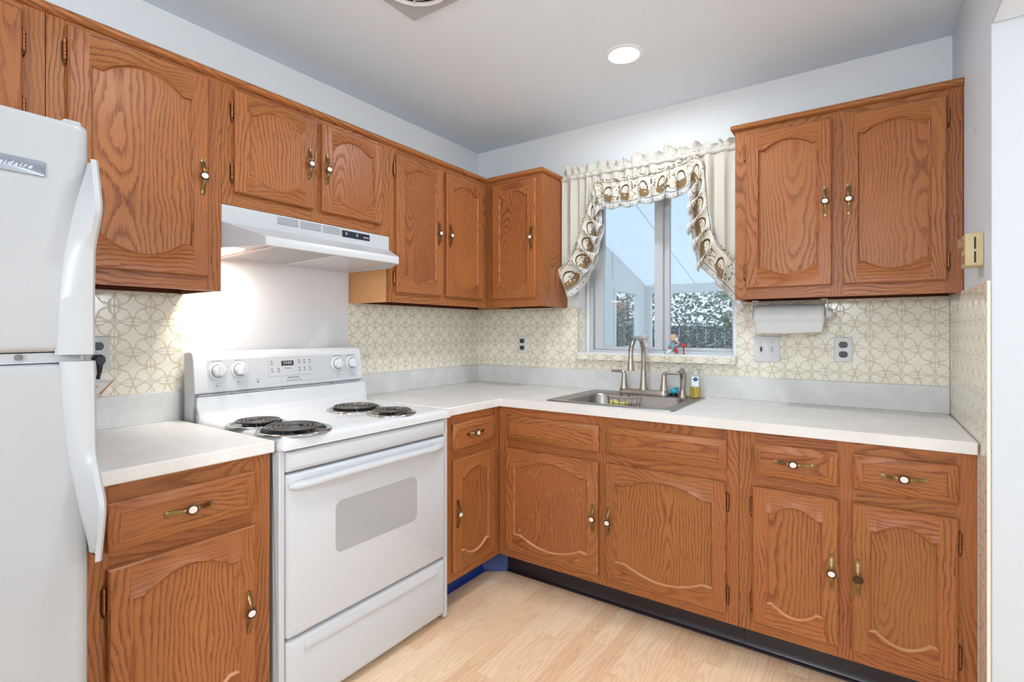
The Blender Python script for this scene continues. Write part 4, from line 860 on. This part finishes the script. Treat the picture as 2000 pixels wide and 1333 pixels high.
def lab2(u, v): a = R(-105 + 55 * (u - 0)); return Vector((1.391 + .0272 * math.cos(a), -.112 + .0178 * math.sin(a), zt + .088 + .010 * (v * 2 - 1) * math.sin(math.pi * max(.02, min(.98, u)))))
MB().grid(lab2, 12, 4).build('label_mark', M['fblue'], sb)
sc_ = thing('dish_scrubber', (1.283, -.090, zt), 'teal dish scrubber lying between faucet and sprayer', 'scrubber')
MB().ball((1.284, -.088, zt + .021), .022, 0, 18, (1.0, .75, .62)).ball((1.294, -.083, zt + .034), .010, 0, 12, (1.1, .8, .8)).build('grip', M['teal'], sc_)
MB().lathe([(0, .0005), (.020, .0005), (.022, .004), (.020, .010), (0, .011)], (1.284, -.088, zt), (0, 0, 1), 20).build('bristles', M['black'], sc_)
cdy = thing('sink_caddy', (1.06, -.235, .80), 'wire sponge caddy hooked inside the sink bowl', 'caddy')
b = MB()
def arc(cx, cy, z, rx, ry, a0, a1, n=20): return [Vector((cx + rx * math.cos(R(a0 + (a1 - a0) * i / n)), cy + ry * math.sin(R(a0 + (a1 - a0) * i / n)), z)) for i in range(n + 1)]
for z, k in ((.853, 1.0), (.825, .96), (.800, .9)): b.tube(arc(1.07, -.192, z, .085 * k, .068 * k, 180, 360, 24), .0011, 6)
for i in range(9): a = R(180 + 180 * i / 8); b.tube([(1.07 + .085 * math.cos(a), -.192 + .068 * math.sin(a), .853), (1.07 + .0765 * math.cos(a), -.192 + .061 * math.sin(a), .80)], .0012, 5)
for i in range(5): x = 1.07 - .05 + .025 * i; b.tube([(x, -.193, .80), (x, -.192 - .061 * math.sqrt(max(0, 1 - ((x - 1.07) / .0765) ** 2)), .80)], .0012, 5)
b.build('wire_basket', M['wire'], cdy)
b = MB(); b.tube([(1.05, -.192, .853), (1.05, -.180, .864), (1.05, -.165, .8655)], .0016, 6); b.tube([(1.09, -.192, .853), (1.09, -.180, .864), (1.09, -.165, .8655)], .0016, 6); b.build('hooks', M['wire'], cdy)
b = MB()
def spg(u, v): return Vector((1.018 + .086 * u, -.236, .803 + .038 * v))
xs_ = [i / 12 for i in range(13)]
lo_ = [Vector((1.016 + .088 * u, -.248, .8025)) for u in xs_]; hi_ = [Vector((1.016 + .088 * u, -.248, .838 + .004 * math.sin(u * 9) - .008 * u)) for u in xs_]
ring = lo_ + hi_[::-1]; b.loops([ring, [p + Vector((0, .03, 0)) for p in ring]], 0, True, True); tag(b.build('sponge', M['sponge'], None, bevel=.004), 'yellow sponge standing in the sink caddy', 'sponge')

# ------------------------------------------------------------------ wall plates
def outlet(fr, s0, s1, z0, z1, t, label, plugged=False):
    c, zc = (s0 + s1) / 2, (z0 + z1) / 2; o = thing('electrical_outlet', fr(c, t, z0), label, 'outlet', 'white duplex outlets on the tiles')
    slab(fr, s0, s1, z0, z1, t, t + .005, .003, .003).build('cover_plate', M['plastic'], o, angle=50)
    for zz in (zc + .0205, zc - .0205):
        b = MB(); out = [(c + .0165 * math.cos(R(a)) * 1.0, zz + max(-.0135, min(.0135, .0165 * math.sin(R(a))))) for a in range(0, 360, 12)]
        b.loops([[fr(s, t + .004, z) for s, z in out], [fr(s, t + .0075, z) for s, z in offset(out, .0006)]], 0, False, True)
        for ds in (-.006, .006): b.box(fr, c + ds - .001, c + ds + .001, t + .0074, t + .0078, zz - .001, zz + .007, 1)
        b.lathe([(.0024, 0), (.0024, .0003), (0, .0003)], fr(c, t + .0075, zz - .007), fr(0, 1, 0) - fr(0, 0, 0), 10, 1)
        b.build('receptacle', [M['socket'], M['slot']], o)
    MB().lathe([(.0022, 0), (.0018, .001), (0, .0012)], fr(c, t + .005, zc), fr(0, 1, 0) - fr(0, 0, 0), 10).build('screw', M['applgrey'], o)
    return o
outlet(BW, .317, .379, 1.044, 1.151, .0085, 'white outlet with dark sockets on back tiles in the corner'); outlet(BW, 1.941, 2.007, 1.046, 1.152, .0085, 'white outlet with dark sockets right of the switch plate'); outlet(LW, -2.021, -1.954, 1.055, 1.161, .0085, 'white outlet beside the refrigerator with a black plug in it')
sw = thing('switch_plate', BW(1.681, .0085, 1.036), 'white double light switch plate under the paper towels', 'switch')
slab(BW, 1.627, 1.735, 1.036, 1.155, .0085, .0135, .005, .003).build('cover_plate', M['plastic'], sw, angle=50)
b = MB(); b.box(BW, 1.654, 1.663, .0130, .0140, 1.084, 1.106, 0); b.loops([[BW(1.6545, .0138, 1.086), BW(1.6625, .0138, 1.086), BW(1.6625, .0138, 1.098), BW(1.6545, .0138, 1.098)], [BW(1.656, .021, 1.084), BW(1.661, .021, 1.084), BW(1.661, .021, 1.090), BW(1.656, .021, 1.090)]], 0, False, True)
b.build('toggle', M['lcd'], sw)
b = MB(); b.box(BW, 1.6965, 1.7075, .0130, .0142, 1.083, 1.107, 1); b.loops([[BW(1.6985, .014, 1.088), BW(1.7055, .014, 1.088), BW(1.7055, .014, 1.104), BW(1.6985, .014, 1.104)], [BW(1.699, .025, 1.100), BW(1.705, .025, 1.100), BW(1.705, .025, 1.107), BW(1.699, .025, 1.107)]], 0, False, True); b.build('toggle', [M['plastic'], M['applgrey']], sw)
b = MB()
for s in (1.659, 1.702):
    for z in (1.066, 1.124): b.lathe([(.0024, 0), (.002, .001), (0, .0012)], BW(s, .0135, z), (0, -1, 0), 10)
b.build('screws', M['applgrey'], sw)
pc_ = thing('power_cord', LW(-1.9875, .02, .90), 'black plug and cord hanging from outlet beside refrigerator', 'power cord')
b = MB(); b.loops([[LW(-1.9875 + a * .0145, .0165, 1.0875 + c * .0145) for a, c in ((-1, .6), (-.7, 1), (.7, 1), (1, .6), (1, -.5), (.5, -1.1), (-.5, -1.1), (-1, -.5))], [LW(-1.9875 + a * .0125, .042, 1.085 + c * .0125) for a, c in ((-1, .6), (-.7, 1), (.7, 1), (1, .6), (1, -.5), (.5, -1.3), (-.5, -1.3), (-1, -.5))]], 0, True, True)
b.tube([LW(-1.9875, .033, 1.073), LW(-1.988, .034, 1.058), LW(-1.989, .034, 1.044)], [.0085, .0075, .0065], 10); b.build('plug', M['black'], pc_, bevel=.0015)
MB().tube([LW(-1.989, .034, 1.045), LW(-1.993, .034, 1.025), LW(-2.005, .034, .99), LW(-2.03, .034, .95), LW(-2.07, .034, .915), LW(-2.12, .034, .90)], .0055, 10).build('cord', M['black'], pc_)
b = MB()
def tagp(u, v, k): return LW(-2.018 + .062 * u - .036 * v + (.012 if k else 0), .043 + .006 * math.sin(u * 3 + k) + .004 * k, 1.028 - .010 * u - .040 * v - .008 * k)
b.grid(lambda u, v: tagp(u, v, 0), 6, 6, 0); b.grid(lambda u, v: tagp(u * .7, v, 1), 6, 6, 0)
b.tube([tagp(1.02, 0, 0), tagp(1.0, .5, 0), tagp(1.02, 1, 0)], [.0012, .003, .0042], 6, 1); b.tube([tagp(.3, .3, 1), tagp(.3, 1, 1)], [.001, .0026], 6, 1)
b.build('paper_tag', [M['tag'], M['rust']], pc_, solid=.0008)

# ------------------------------------------------------------------ paper towel
ph = thing('paper_towel_holder', BW(1.785, .14, 1.20), 'white paper towel holder screwed under the right wall cabinet', 'paper towel holder')
for s, sd in ((1.6465, -1), (1.921, 1)):
    b = MB(); b.loops([[BW(s, .14 + a, z) for a, z in ((-.013, 1.3095), (.013, 1.3095), (.012, 1.27), (.017, 1.247), (.010, 1.232), (-.010, 1.232), (-.017, 1.247), (-.012, 1.27))], [BW(s + .0035 * sd, .14 + a, z) for a, z in ((-.013, 1.3095), (.013, 1.3095), (.012, 1.27), (.017, 1.247), (.010, 1.232), (-.010, 1.232), (-.017, 1.247), (-.012, 1.27))]], 0, True, True)
    b.box(BW, min(s, s - .02 * sd), max(s, s - .02 * sd), .127, .153, 1.3065, 1.3098); b.build('bracket', M['plastic'], ph)
    MB().lathe([(.019, 0), (.0195, .003), (.018, .010), (.011, .018), (0, .020)], BW(s + .0035 * sd, .14, 1.2505), (sd, 0, 0), 20).build('end_knob', M['plastic'], ph)
pr_ = thing('paper_towel_roll', BW(1.784, .14, 1.17), 'white paper towel roll with a loose sheet hanging', 'paper towel')
MB().lathe([(.010, 0), (.0395, 0), (.0405, .001), (.0405, .261), (.0395, .262), (.010, .262)], BW(1.6525, .14, 1.2485), (1, 0, 0), 40).build('roll', M['paper'], pr_, angle=50)
def sheet(u, v):
    if v < .55: a = R(100 - 150 * v / .55); return BW(1.6545 + .258 * u, .14 + .0413 * math.cos(a), 1.2485 + .0413 * math.sin(a))
    k = (v - .55) / .45; a = R(-50); return BW(1.6545 + .258 * u + .006 * k * (1 - 2 * u), .14 + .0413 * math.cos(a) - .010 * k + .003 * math.sin(u * 5 + 1) * k, 1.2485 + .0413 * math.sin(a) - (.046 + .004 * math.sin(u * 4)) * k)
MB().grid(sheet, 24, 24).build('loose_sheet', M['paper'], pr_, solid=.0006)

# ------------------------------------------------------------------ right wall fittings
tm = thing('thermostat', RW(-.60, .024, 1.362), 'beige wall thermostat on the right wall above the tiles', 'thermostat')
slab(RW, -.640, -.560, 1.364, 1.458, .001, .040, .004, .003).build('case', M['beige'], tm, angle=50)
b = MB(); b.box(RW, -.6412, -.6398, .017, .021, 1.373, 1.405); b.box(RW, -.6412, -.6398, .017, .021, 1.412, 1.446); b.build('vent_slots', M['slot'], tm)
MB().lathe([(.017, 0), (.0165, .010), (.013, .013), (0, .013)], RW(-.60, .040, 1.432), (-1, 0, 0), 24).build('dial', M['beigedark'], tm)
b = MB(); b.box(RW, -.628, -.575, .0395, .0405, 1.375, 1.398); b.build('face_plate', M['beigedark'], tm)
hk = MB(); hk.tube([RW(-.505, .0005, 1.795), RW(-.508, .012, 1.797), RW(-.510, .016, 1.790), RW(-.512, .015, 1.782), RW(-.512, .004, 1.780)], .0012, 6); hk.tube([RW(-.505, .003, 1.800), RW(-.508, .003, 1.778)], .0012, 6)
tag(hk.build('wall_hook', M['applgrey']), 'tiny bent wire hook on the bare right wall', 'hook')

# ------------------------------------------------------------------ ceiling fixtures
rlx, rly = 1.232, -.590
def downlight(x, y, power, label, lit=True):
    o = thing('recessed_light', (x, y, H - .02), label, 'ceiling light', 'round recessed ceiling lights')
    MB().lathe([(.078, -.0005), (.0775, -.003), (.066, -.006), (.061, -.005), (.059, -.0008)], (x, y, H), (0, 0, 1), 40).build('trim_ring', M['white'], o, angle=60)
    MB().lathe([(.0595, -.0008), (.052, -.0028), (.040, -.003)], (x, y, H), (0, 0, 1), 40).build('reflector', M['bulb'], o)
    MB().lathe([(.040, -.003), (.036, -.009), (.02, -.014), (0, -.015)], (x, y, H), (0, 0, 1), 32).build('bulb', M['bulb'], o)
    area('downlight_lamp', (x, y, H - .022), .11, power, C_LAMP, parent=o)
    return o
downlight(rlx, rly, P_DOWN, 'lit round recessed light in the ceiling above the sink')
downlight(1.32, -1.75, P_DOWN_FILL, 'added recessed fill light in the ceiling before the stove, above the frame')  # unseen second downlight, added to brighten stove, left wall and tiles
def globe(x, y, z, power, label):  # glowing globes added out of view to fill walls and ceiling
    gl = thing('fill_globe', (x, y, z - .17), label, 'ceiling light', 'added white fill globes')
    MB().ball((x, y, z), .16, 0, 28).build('globe', mat_emit('fill_glow', C_LAMP, power), gl)
    MB().tube([(x, y, z + .16), (x, y, H - .001)], .006, 8).lathe([(.05, -.001), (.05, -.02), (.01, -.03)], (x, y, H), (0, 0, 1), 20).build('stem', M['white'], gl)
globe(1.7, -4.0, 1.62, P_GLOBE_FILL, 'added white fill globe hanging unseen behind the viewer'); globe(3.7, -1.05, 1.5, P_GLOBE_FILL * .5, 'added white fill globe in the next room past the doorway')
vt = thing('ceiling_vent', (.86, -1.42, H - .01), 'square grey exhaust vent with round louvres at top edge', 'vent')
vx, vy, vh = .860, -1.415, .170
b = MB(); sq = lambda h, z, r: [Vector((x, y, z)) for x, y in rrect(vx - h, vx + h, vy - h, vy + h, r, 4)]
b.loops([sq(vh, H - .0005, .012), sq(vh, H - .004, .012), sq(vh - .012, H - .012, .012)], 0, False, False)
n_ = 40; o_ = [Vector((vx + (vh - .012) * max(-1, min(1, 1.42 * math.cos(2 * math.pi * i / n_))), vy + (vh - .012) * max(-1, min(1, 1.42 * math.sin(2 * math.pi * i / n_))), H - .012)) for i in range(n_)]
i_ = [Vector((vx + .135 * math.cos(2 * math.pi * i / n_), vy + .135 * math.sin(2 * math.pi * i / n_), H - .012)) for i in range(n_)]
b.loops([o_, i_], 0, False, False); b.build('vent_plate', M['applgrey'], vt)
MB().lathe([(.1349, -.0115), (.134, -.004), (0, -.003)], (vx, vy, H), (0, 0, 1), 40).build('vent_recess', M['dark'], vt)
for r in (.126, .094, .062): MB().lathe([(r, -.004), (r + .003, -.016), (r - .002, -.020), (r - .012, -.012), (r - .006, -.004)], (vx, vy, H), (0, 0, 1), 48).build('louvre_ring', M['plastic'], vt)
b = MB()
for k in range(4): a = R(45 + 90 * k); b.tube([(vx + .03 * math.cos(a), vy + .03 * math.sin(a), H - .014), (vx + .134 * math.cos(a), vy + .134 * math.sin(a), H - .014)], .004, 6)
b.build('spokes', M['plastic'], vt); MB().lathe([(.034, -.004), (.034, -.018), (.028, -.024), (0, -.026)], (vx, vy, H), (0, 0, 1), 32).build('hub', M['steel'], vt)

# ------------------------------------------------------------------ curtain
cu_ = thing('window_curtain', (1.12, -.08, 1.4), 'cream valance with printed basket ruffle over the window', 'curtain')
CX0, CX1, RZ = .658, 1.597, 2.040
def bottom_z(x): return interp([(.655, 1.515), (.70, 1.565), (.75, 1.63), (.80, 1.755), (.85, 1.855), (.872, 1.955), (1.0, 1.962), (1.24, 1.966), (1.37, 1.985), (1.425, 1.965), (1.44, 1.80), (1.465, 1.60), (1.50, 1.53), (1.60, 1.46)], x)
def fold(x, k):
    return math.sin(x * 118 + 1.7 * math.sin(x * 23)) * k + .5 * k * math.sin(x * 61 + 2 * math.sin(x * 9))
def body(u, v):
    x = CX0 + (CX1 - CX0) * u; zb = bottom_z(x); z = RZ + (zb - RZ) * v; dz = RZ - z
    a = .0045 + .011 * min(1, dz / .14)
    xs2 = x + .004 * math.sin(x * 118) * min(1, dz / .1)
    return Vector((min(max(xs2, CX0 - .001), CX1), -.078 - fold(x, a), z))
MB().grid(body, 300, 16).build('valance_panel', M['cream'], cu_, solid=.001)
hdr = [random.uniform(.5, 1.35) for _ in range(60)]
def head(u, v):
    x = CX0 + (CX1 - CX0) * u; i = u * 58; k = int(i); f = i - k; f = f * f * (3 - 2 * f); h = (hdr[k] * (1 - f) + hdr[k + 1] * f) * .046
    z = RZ - .006 + h * v; a = .004 + .016 * v * v
    return Vector((x + .006 * v * math.sin(x * 70), -.078 - fold(x * 1.06 + .3, a) + .012 * v * math.sin(x * 31), z))
MB().grid(head, 260, 8).build('header_frill', M['cream'], cu_, solid=.001)
b = MB(); b.grid(lambda u, v: Vector((CX0 + (CX1 - CX0) * u, -.078 + (.0125 + fold(CX0 + (CX1 - CX0) * u, .004)) * math.cos(2 * math.pi * v), RZ - .018 + (.013 + .002 * math.sin(u * 300)) * math.sin(2 * math.pi * v))), 240, 12); b.build('rod_pocket', M['cream'], cu_)
b = MB(); b.tube([(CX0 - .002, -.078, RZ - .018), (CX1 + .0015, -.078, RZ - .018)], .006, 10); b.tube([(CX0 + .004, -.078, RZ - .018), (CX0 + .004, -.001, RZ - .018)], .005, 8); b.tube([(CX1 - .004, -.078, RZ - .018), (CX1 - .004, -.001, RZ - .018)], .005, 8); b.build('curtain_rod', M['white'], cu_)
# ruffle along the seam
seam = [(.640, 1.500), (.690, 1.545), (.742, 1.612), (.770, 1.690), (.798, 1.765), (.835, 1.862), (.872, 1.962), (.96, 1.960), (1.06, 1.958), (1.16, 1.962), (1.26, 1.972), (1.34, 1.986), (1.395, 2.000), (1.425, 1.955), (1.432, 1.88), (1.440, 1.80), (1.452, 1.70), (1.478, 1.60), (1.525, 1.535), (1.576, 1.480)]
dirs = [(.05, -.16), (.13, -.12), (.13, -.09), (.12, -.10), (.11, -.105), (.07, -.125), (.02, -.150), (0, -.142), (0, -.142), (0, -.142), (0, -.145), (0, -.148), (-.015, -.150), (-.06, -.14), (-.085, -.12), (-.09, -.11), (-.09, -.12), (-.08, -.13), (-.02, -.17), (.012, -.20)]
ac = [0.]
for p, q in zip(seam, seam[1:]): ac.append(ac[-1] + math.hypot(q[0] - p[0], q[1] - p[1]))
TL = ac[-1]
def cat(tab, s):
    i = max(0, min(len(ac) - 2, next((k for k in range(len(ac) - 1) if s <= ac[k + 1]), len(ac) - 2))); t = (s - ac[i]) / (ac[i + 1] - ac[i])
    p = [tab[max(0, i - 1)], tab[i], tab[i + 1], tab[min(len(tab) - 1, i + 2)]]
    return [.5 * (2 * p[1][k] + (p[2][k] - p[0][k]) * t + (2 * p[0][k] - 5 * p[1][k] + 4 * p[2][k] - p[3][k]) * t * t + (3 * p[1][k] - p[0][k] - 3 * p[2][k] + p[3][k]) * t ** 3) for k in (0, 1)]
PH = [0.]
for i in range(2000):
    s_ = TL * i / 2000; per_ = (.056 + .010 * math.sin(s_ * 17)) if .42 < s_ < .98 else .088
    PH.append(PH[-1] + 2 * math.pi * (TL / 2000) / per_)
def phase(s): k = min(1999.999, max(0, s / TL * 2000)); i = int(k); return PH[i] + (PH[i + 1] - PH[i]) * (k - i)
def ruff(u, v):
    s = u * TL; p = cat(seam, s); d = cat(dirs, s); q = cat(seam, min(TL, s + .004)); q0 = cat(seam, max(0, s - .004)); T = Vector((q[0] - q0[0], q[1] - q0[1]))
    T = T.normalized() if T.length > 1e-6 else Vector((1, 0))
    side = min(1, abs(d[0]) / .09); ph = phase(s) + .5 * math.sin(s * 9)
    g = v ** 1.2; A = (.019 + .010 * side) * g + .002; Bt = (.017 + .030 * side) * g; v = v * (1 + .07 * math.sin(ph * .5 + 1))
    if side > .5: v *= .9
    x = p[0] + d[0] * v + T.x * Bt * math.cos(ph); z = p[1] + d[1] * v + T.y * Bt * math.cos(ph)
    return Vector((min(x, 1.594) if z > 1.318 else x, -.098 - A * math.sin(ph) - .006 * v, z))
MB().grid(ruff, 460, 14, 0, lambda u, v: (u * TL * 1.35, v)).build('printed_ruffle', M['ruffle'], cu_, solid=.0009)
b = MB()
def fr1(u, v):
    s = u * TL; p = cat(seam, s); ph = s * 2 * math.pi / .016
    return Vector((p[0], -.103 - .004 * math.sin(ph), p[1] - .006 + .018 * v + .003 * math.sin(ph * .7) * v))
b.grid(fr1, 500, 3, 0, lambda u, v: (u * TL * 1.35 + 3, .05 + .3 * v)); b.build('ruffle_heading', M['ruffle'], cu_, solid=.0008)
# ------------------------------------------------------------------ figurines on the sill
f1 = thing('figurine', (1.108, -.008, 1.0605), 'small figurine in grey bobble hat and pale pink coat, left on sill', 'figurine', 'figurines on the window sill')
cx, cy, cz0 = 1.108, -.010, 1.0605
MB().lathe([(0, 0), (.020, 0), (.0225, .004), (.021, .018), (.0165, .040), (.013, .055), (.009, .062), (0, .064)], (cx, cy, cz0), (0, 0, 1), 22).build('coat', M['pink'], f1)
MB().lathe([(.009, .056), (.0145, .058), (.0155, .063), (.0125, .067), (.008, .066)], (cx, cy, cz0), (0, 0, 1), 20).build('scarf', M['pink'], f1)
MB().ball((cx, cy, cz0 + .078), .0155, 0, 18).build('head', M['skin'], f1)
b = MB().ball((cx - .005, cy - .0145, cz0 + .079), .0012, 0, 8).ball((cx + .005, cy - .0145, cz0 + .079), .0012, 0, 8); b.ball((cx, cy - .0155, cz0 + .075), .0013, 1, 8); b.build('face', [M['slot'], M['red']], f1)
MB().lathe([(.0178, -.002), (.019, .002), (.0185, .010), (.013, .021), (.004, .026), (0, .0265)], (cx + .001, cy + .001, cz0 + .081), (0, 0, 1), 22).ball((cx + .004, cy, cz0 + .112), .006, 0, 12).build('bobble_hat', M['fgrey'], f1)
for sx in (-1, 1): MB().tube([(cx + sx * .013, cy - .004, cz0 + .052), (cx + sx * .019, cy - .012, cz0 + .040), (cx + sx * .012, cy - .019, cz0 + .033)], [.005, .0055, .0045], 10).build('arm', M['pink'], f1)
b = MB().ball((cx - .006, cy - .0185, cz0 + .024), .0055, 0, 10); b.ball((cx + .004, cy - .020, cz0 + .018), .006, 1, 10, (1.2, .6, .9)); b.build('parcel', [M['red'], M['fblue']], f1)
f2 = thing('figurine', (1.262, -.010, 1.0605), 'small seated figurine hugging a white puppy, right on sill', 'figurine', 'figurines on the window sill')
cx = 1.258
MB().lathe([(0, .012), (.016, .012), (.018, .022), (.0155, .045), (.011, .060), (0, .064)], (cx - .002, cy, cz0), (0, 0, 1), 20).build('jacket', M['fteal'], f2)
MB().ball((cx - .002, cy, cz0 + .079), .0185, 0, 18, (1.05, .95, .95)).build('head', M['skin'], f2)
MB().lathe([(.0192, 0), (.0190, .006), (.013, .0165), (0, .0195)], (cx - .002, cy + .002, cz0 + .083), (0, 0, 1), 20).build('hair', M['tan'], f2)
b = MB().ball((cx - .008, cy - .0178, cz0 + .080), .0013, 0, 8).ball((cx + .004, cy - .0178, cz0 + .080), .0013, 0, 8); b.build('eyes', M['slot'], f2)
for sx, mt in ((-1, 'white'), (1, 'red')):
    b = MB(); b.tube([(cx + sx * .008, cy - .006, cz0 + .024), (cx + sx * .014, cy - .020, cz0 + .030 if sx > 0 else cz0 + .016), (cx + sx * .018 + (.004 if sx > 0 else -.012), cy - .018, cz0 + .006)], [.008, .0095, .0075], 12); b.build('leg', M[mt], f2)
MB().ball((cx - .030, cy - .016, cz0 + .009), .010, 0, 12, (1.3, .8, .8)).build('boot', M['fteal'], f2)
MB().tube([(cx - .014, cy, cz0 + .052), (cx - .022, cy - .010, cz0 + .040), (cx - .014, cy - .018, cz0 + .034)], [.006, .006, .005], 10).build('arm', M['fteal'], f2); MB().ball((cx - .013, cy - .020, cz0 + .033), .006, 0, 10).build('mitten', M['red'], f2)
MB().tube([(cx + .010, cy, cz0 + .052), (cx + .022, cy - .008, cz0 + .056), (cx + .032, cy - .010, cz0 + .066)], [.006, .006, .005], 10).build('arm', M['fteal'], f2)
b = MB().ball((cx + .020, cy - .016, cz0 + .056), .0105, 0, 12, (.9, .9, 1.3)); b.ball((cx + .019, cy - .019, cz0 + .074), .0085, 0, 12); b.ball((cx + .026, cy - .019, cz0 + .078), .004, 0, 8); b.ball((cx + .020, cy - .0275, cz0 + .073), .002, 1, 8); b.ball((cx + .020, cy - .022, cz0 + .057), .0075, 2, 10); b.build('puppy', [M['white'], M['slot'], M['red']], f2)
MB().box(ID, cx + .040, cx + .062, cy - .010, cy + .006, cz0 + .040, cz0 + .056).tube([(cx + .051, cy - .002, cz0 + .0005), (cx + .051, cy - .002, cz0 + .041)], .004, 8).build('mailbox', M['red'], f2, bevel=.002)

# ------------------------------------------------------------------ sunroom and garden beyond the window
SR = thing('sunroom', (1.0, 1.6, -.12), 'white framed sunroom seen through the kitchen window', 'sunroom')
Y2, X0s, X1s = 3.05, 0.0, 4.2
rz = lambda y: 1.69 + (Y2 - y) * .285
b = MB(); b.loops([[Vector((x, y, rz(y) + dz)) for x, y in ((X0s - .1, .13), (X1s, .13), (X1s, Y2 + .15), (X0s - .1, Y2 + .15))] for dz in (0, .03)], 0, True, True); b.build('roof', M['roofp'], SR)
b = MB()
for x in (.55, 1.15, 1.75, 2.35, 2.95): b.loops([[Vector((x + dx, y, rz(y) - dz)) for dx, y in ((-.002, .14), (.002, .14), (.002, Y2), (-.002, Y2))] for dz in (.004, .0005)], 0, True, True)
b.build('roof_seams', M['seal'], SR)
MB().box(ID, X0s - .1, X1s, .13, Y2 + .1, -.14, -.10).build('slab', M['ground'], SR)
b = MB()      # far wall
b.box(ID, X0s, X1s, Y2, Y2 + .06, 1.595, 1.70); b.box(ID, X0s, X1s, Y2, Y2 + .06, -.1, .70); b.box(ID, X0s, .06, Y2 - .01, Y2 + .06, .70, 1.595); b.box(ID, .20, .268, Y2, Y2 + .06, .70, 1.595); b.box(ID, 1.36, 1.42, Y2, Y2 + .06, .70, 1.595); b.box(ID, 2.5, 2.56, Y2, Y2 + .06, .70, 1.595)
b.build('far_wall', M['vinyl'], SR)
b = MB()      # end wall on the left
pl = lambda y0, y1, z0, z1: b.box(ID, X0s - .06, X0s, y0, y1, z0, z1)
pl(.13, Y2, -.1, .72); pl(.13, Y2, 1.615, 1.70); pl(2.86, Y2, .72, 1.615); pl(2.02, 2.16, .72, 1.615); pl(1.1, 1.18, .72, 1.615); pl(.13, .3, .72, 1.615)
b.loops([[Vector((x, y, z)) for y, z in ((.13, 1.70), (Y2, 1.70), (Y2, rz(Y2)), (.13, rz(.13)))] for x in (X0s - .06, X0s)], 0, True, True)
b.box(ID, X0s, X0s + .012, 2.12, 2.15, 1.70, rz(2.13)); b.build('end_wall', M['vinyl'], SR)
b = MB()
for (y0, y1) in ((2.16, 2.86), (1.18, 2.02)):
    for a in ((y0, y0 + .05, .72, 1.615), (y1 - .05, y1, .72, 1.615)): b.box(ID, X0s - .045, X0s + .008, a[0], a[1], a[2], a[3])
    b.box(ID, X0s - .045, X0s + .008, y0 + .05, y1 - .05, 1.575, 1.615); b.box(ID, X0s - .045, X0s + .008, y0 + .05, y1 - .05, .72, .76)
b.build('end_window_frames', M['vinyl'], SR)
b = MB()
for (y0, y1) in ((2.21, 2.81), (1.23, 1.97)): b.box(ID, X0s - .03, X0s - .027, y0, y1, .76, 1.575)
for (x0, x1) in ((.268, 1.36), (1.42, 2.5), (2.56, X1s)): b.box(ID, x0, x1, Y2 + .03, Y2 + .033, .70, 1.595)
b.build('sunroom_panes', M['glass'], SR)
structure(MB().box(ID, -14, 12, .5, 26, -.62, -.6), 'ground', M['ground'])
def tree(x, y, h, r, leafm, label, n=1500, ls=.05):
    o = thing('garden_tree', (x, y, -.6), label, 'tree', 'trees in the garden')
    b = MB(); b.tube([(x, y, -.6), (x + .03, y, .4), (x - .05, y + .04, h * .5), (x + .02, y, h * .8)], [.13, .10, .07, .03], 9)
    for k in range(7): a = 2.4 * k; z = h * (.28 + .08 * k); b.tube([(x, y, z), (x + r * .5 * math.cos(a), y + r * .5 * math.sin(a), z + .25), (x + r * .8 * math.cos(a), y + r * .8 * math.sin(a), z + .35)], [.045, .03, .012], 6)
    b.build('trunk', M['bark'], o)
    b = MB(); cl = [(Vector((random.gauss(0, r * .42), random.gauss(0, r * .42), random.uniform(.1, h * .9))), random.uniform(.18, .42) * r) for _ in range(26)]
    for _ in range(n):
        c, rr_ = random.choice(cl); d = Vector((random.gauss(0, 1), random.gauss(0, 1), random.gauss(0, .8))).normalized() * rr_ * random.uniform(.5, 1); p = Vector((x, y, 0)) + c + d
        e1 = Vector((random.gauss(0, 1), random.gauss(0, 1), random.gauss(0, .6))).normalized(); e2 = e1.orthogonal().normalized(); l = ls * random.uniform(.6, 1.4)
        b.face([p - e1 * l, p + e2 * l * .45, p + e1 * l, p - e2 * l * .45])
    f = b.build('foliage', M[leafm], o); return o
tree(.35, 8.6, 3.0, 1.0, 'leafA', 'leafy grey green tree filling the right window pane', 11000, .05); tree(-4.3, 11.6, 3.6, 1.15, 'leafB', 'dark tree beyond the far left corner of the sunroom', 8000, .06)
tree(-2.7, 7.2, 2.6, .75, 'leafA', 'pale tree outside the sunroom end window', 7000, .045)
hg = MB()
for _ in range(17000):
    p = Vector((random.uniform(-11, 6), 14 + random.uniform(-.5, .5), -.6 + 3.1 * random.random() ** 1.2)); e1 = Vector((random.gauss(0, 1), random.gauss(0, 1), random.gauss(0, .6))).normalized(); e2 = e1.orthogonal().normalized(); l = .08 * random.uniform(.6, 1.4); hg.face([p - e1 * l, p + e2 * l * .5, p + e1 * l, p - e2 * l * .5])
tag(hg.build('garden_hedge', M['leafB']), 'tall grey green hedge in front of the garden fence', 'hedge')
fn = MB()
for i in range(60): x = -9 + i * .3; fn.box(ID, x, x + .28, 15.5, 15.53, -.6, 1.35)
tag(fn.build('garden_fence', M['fence']), 'grey board fence behind the garden trees', 'fence')
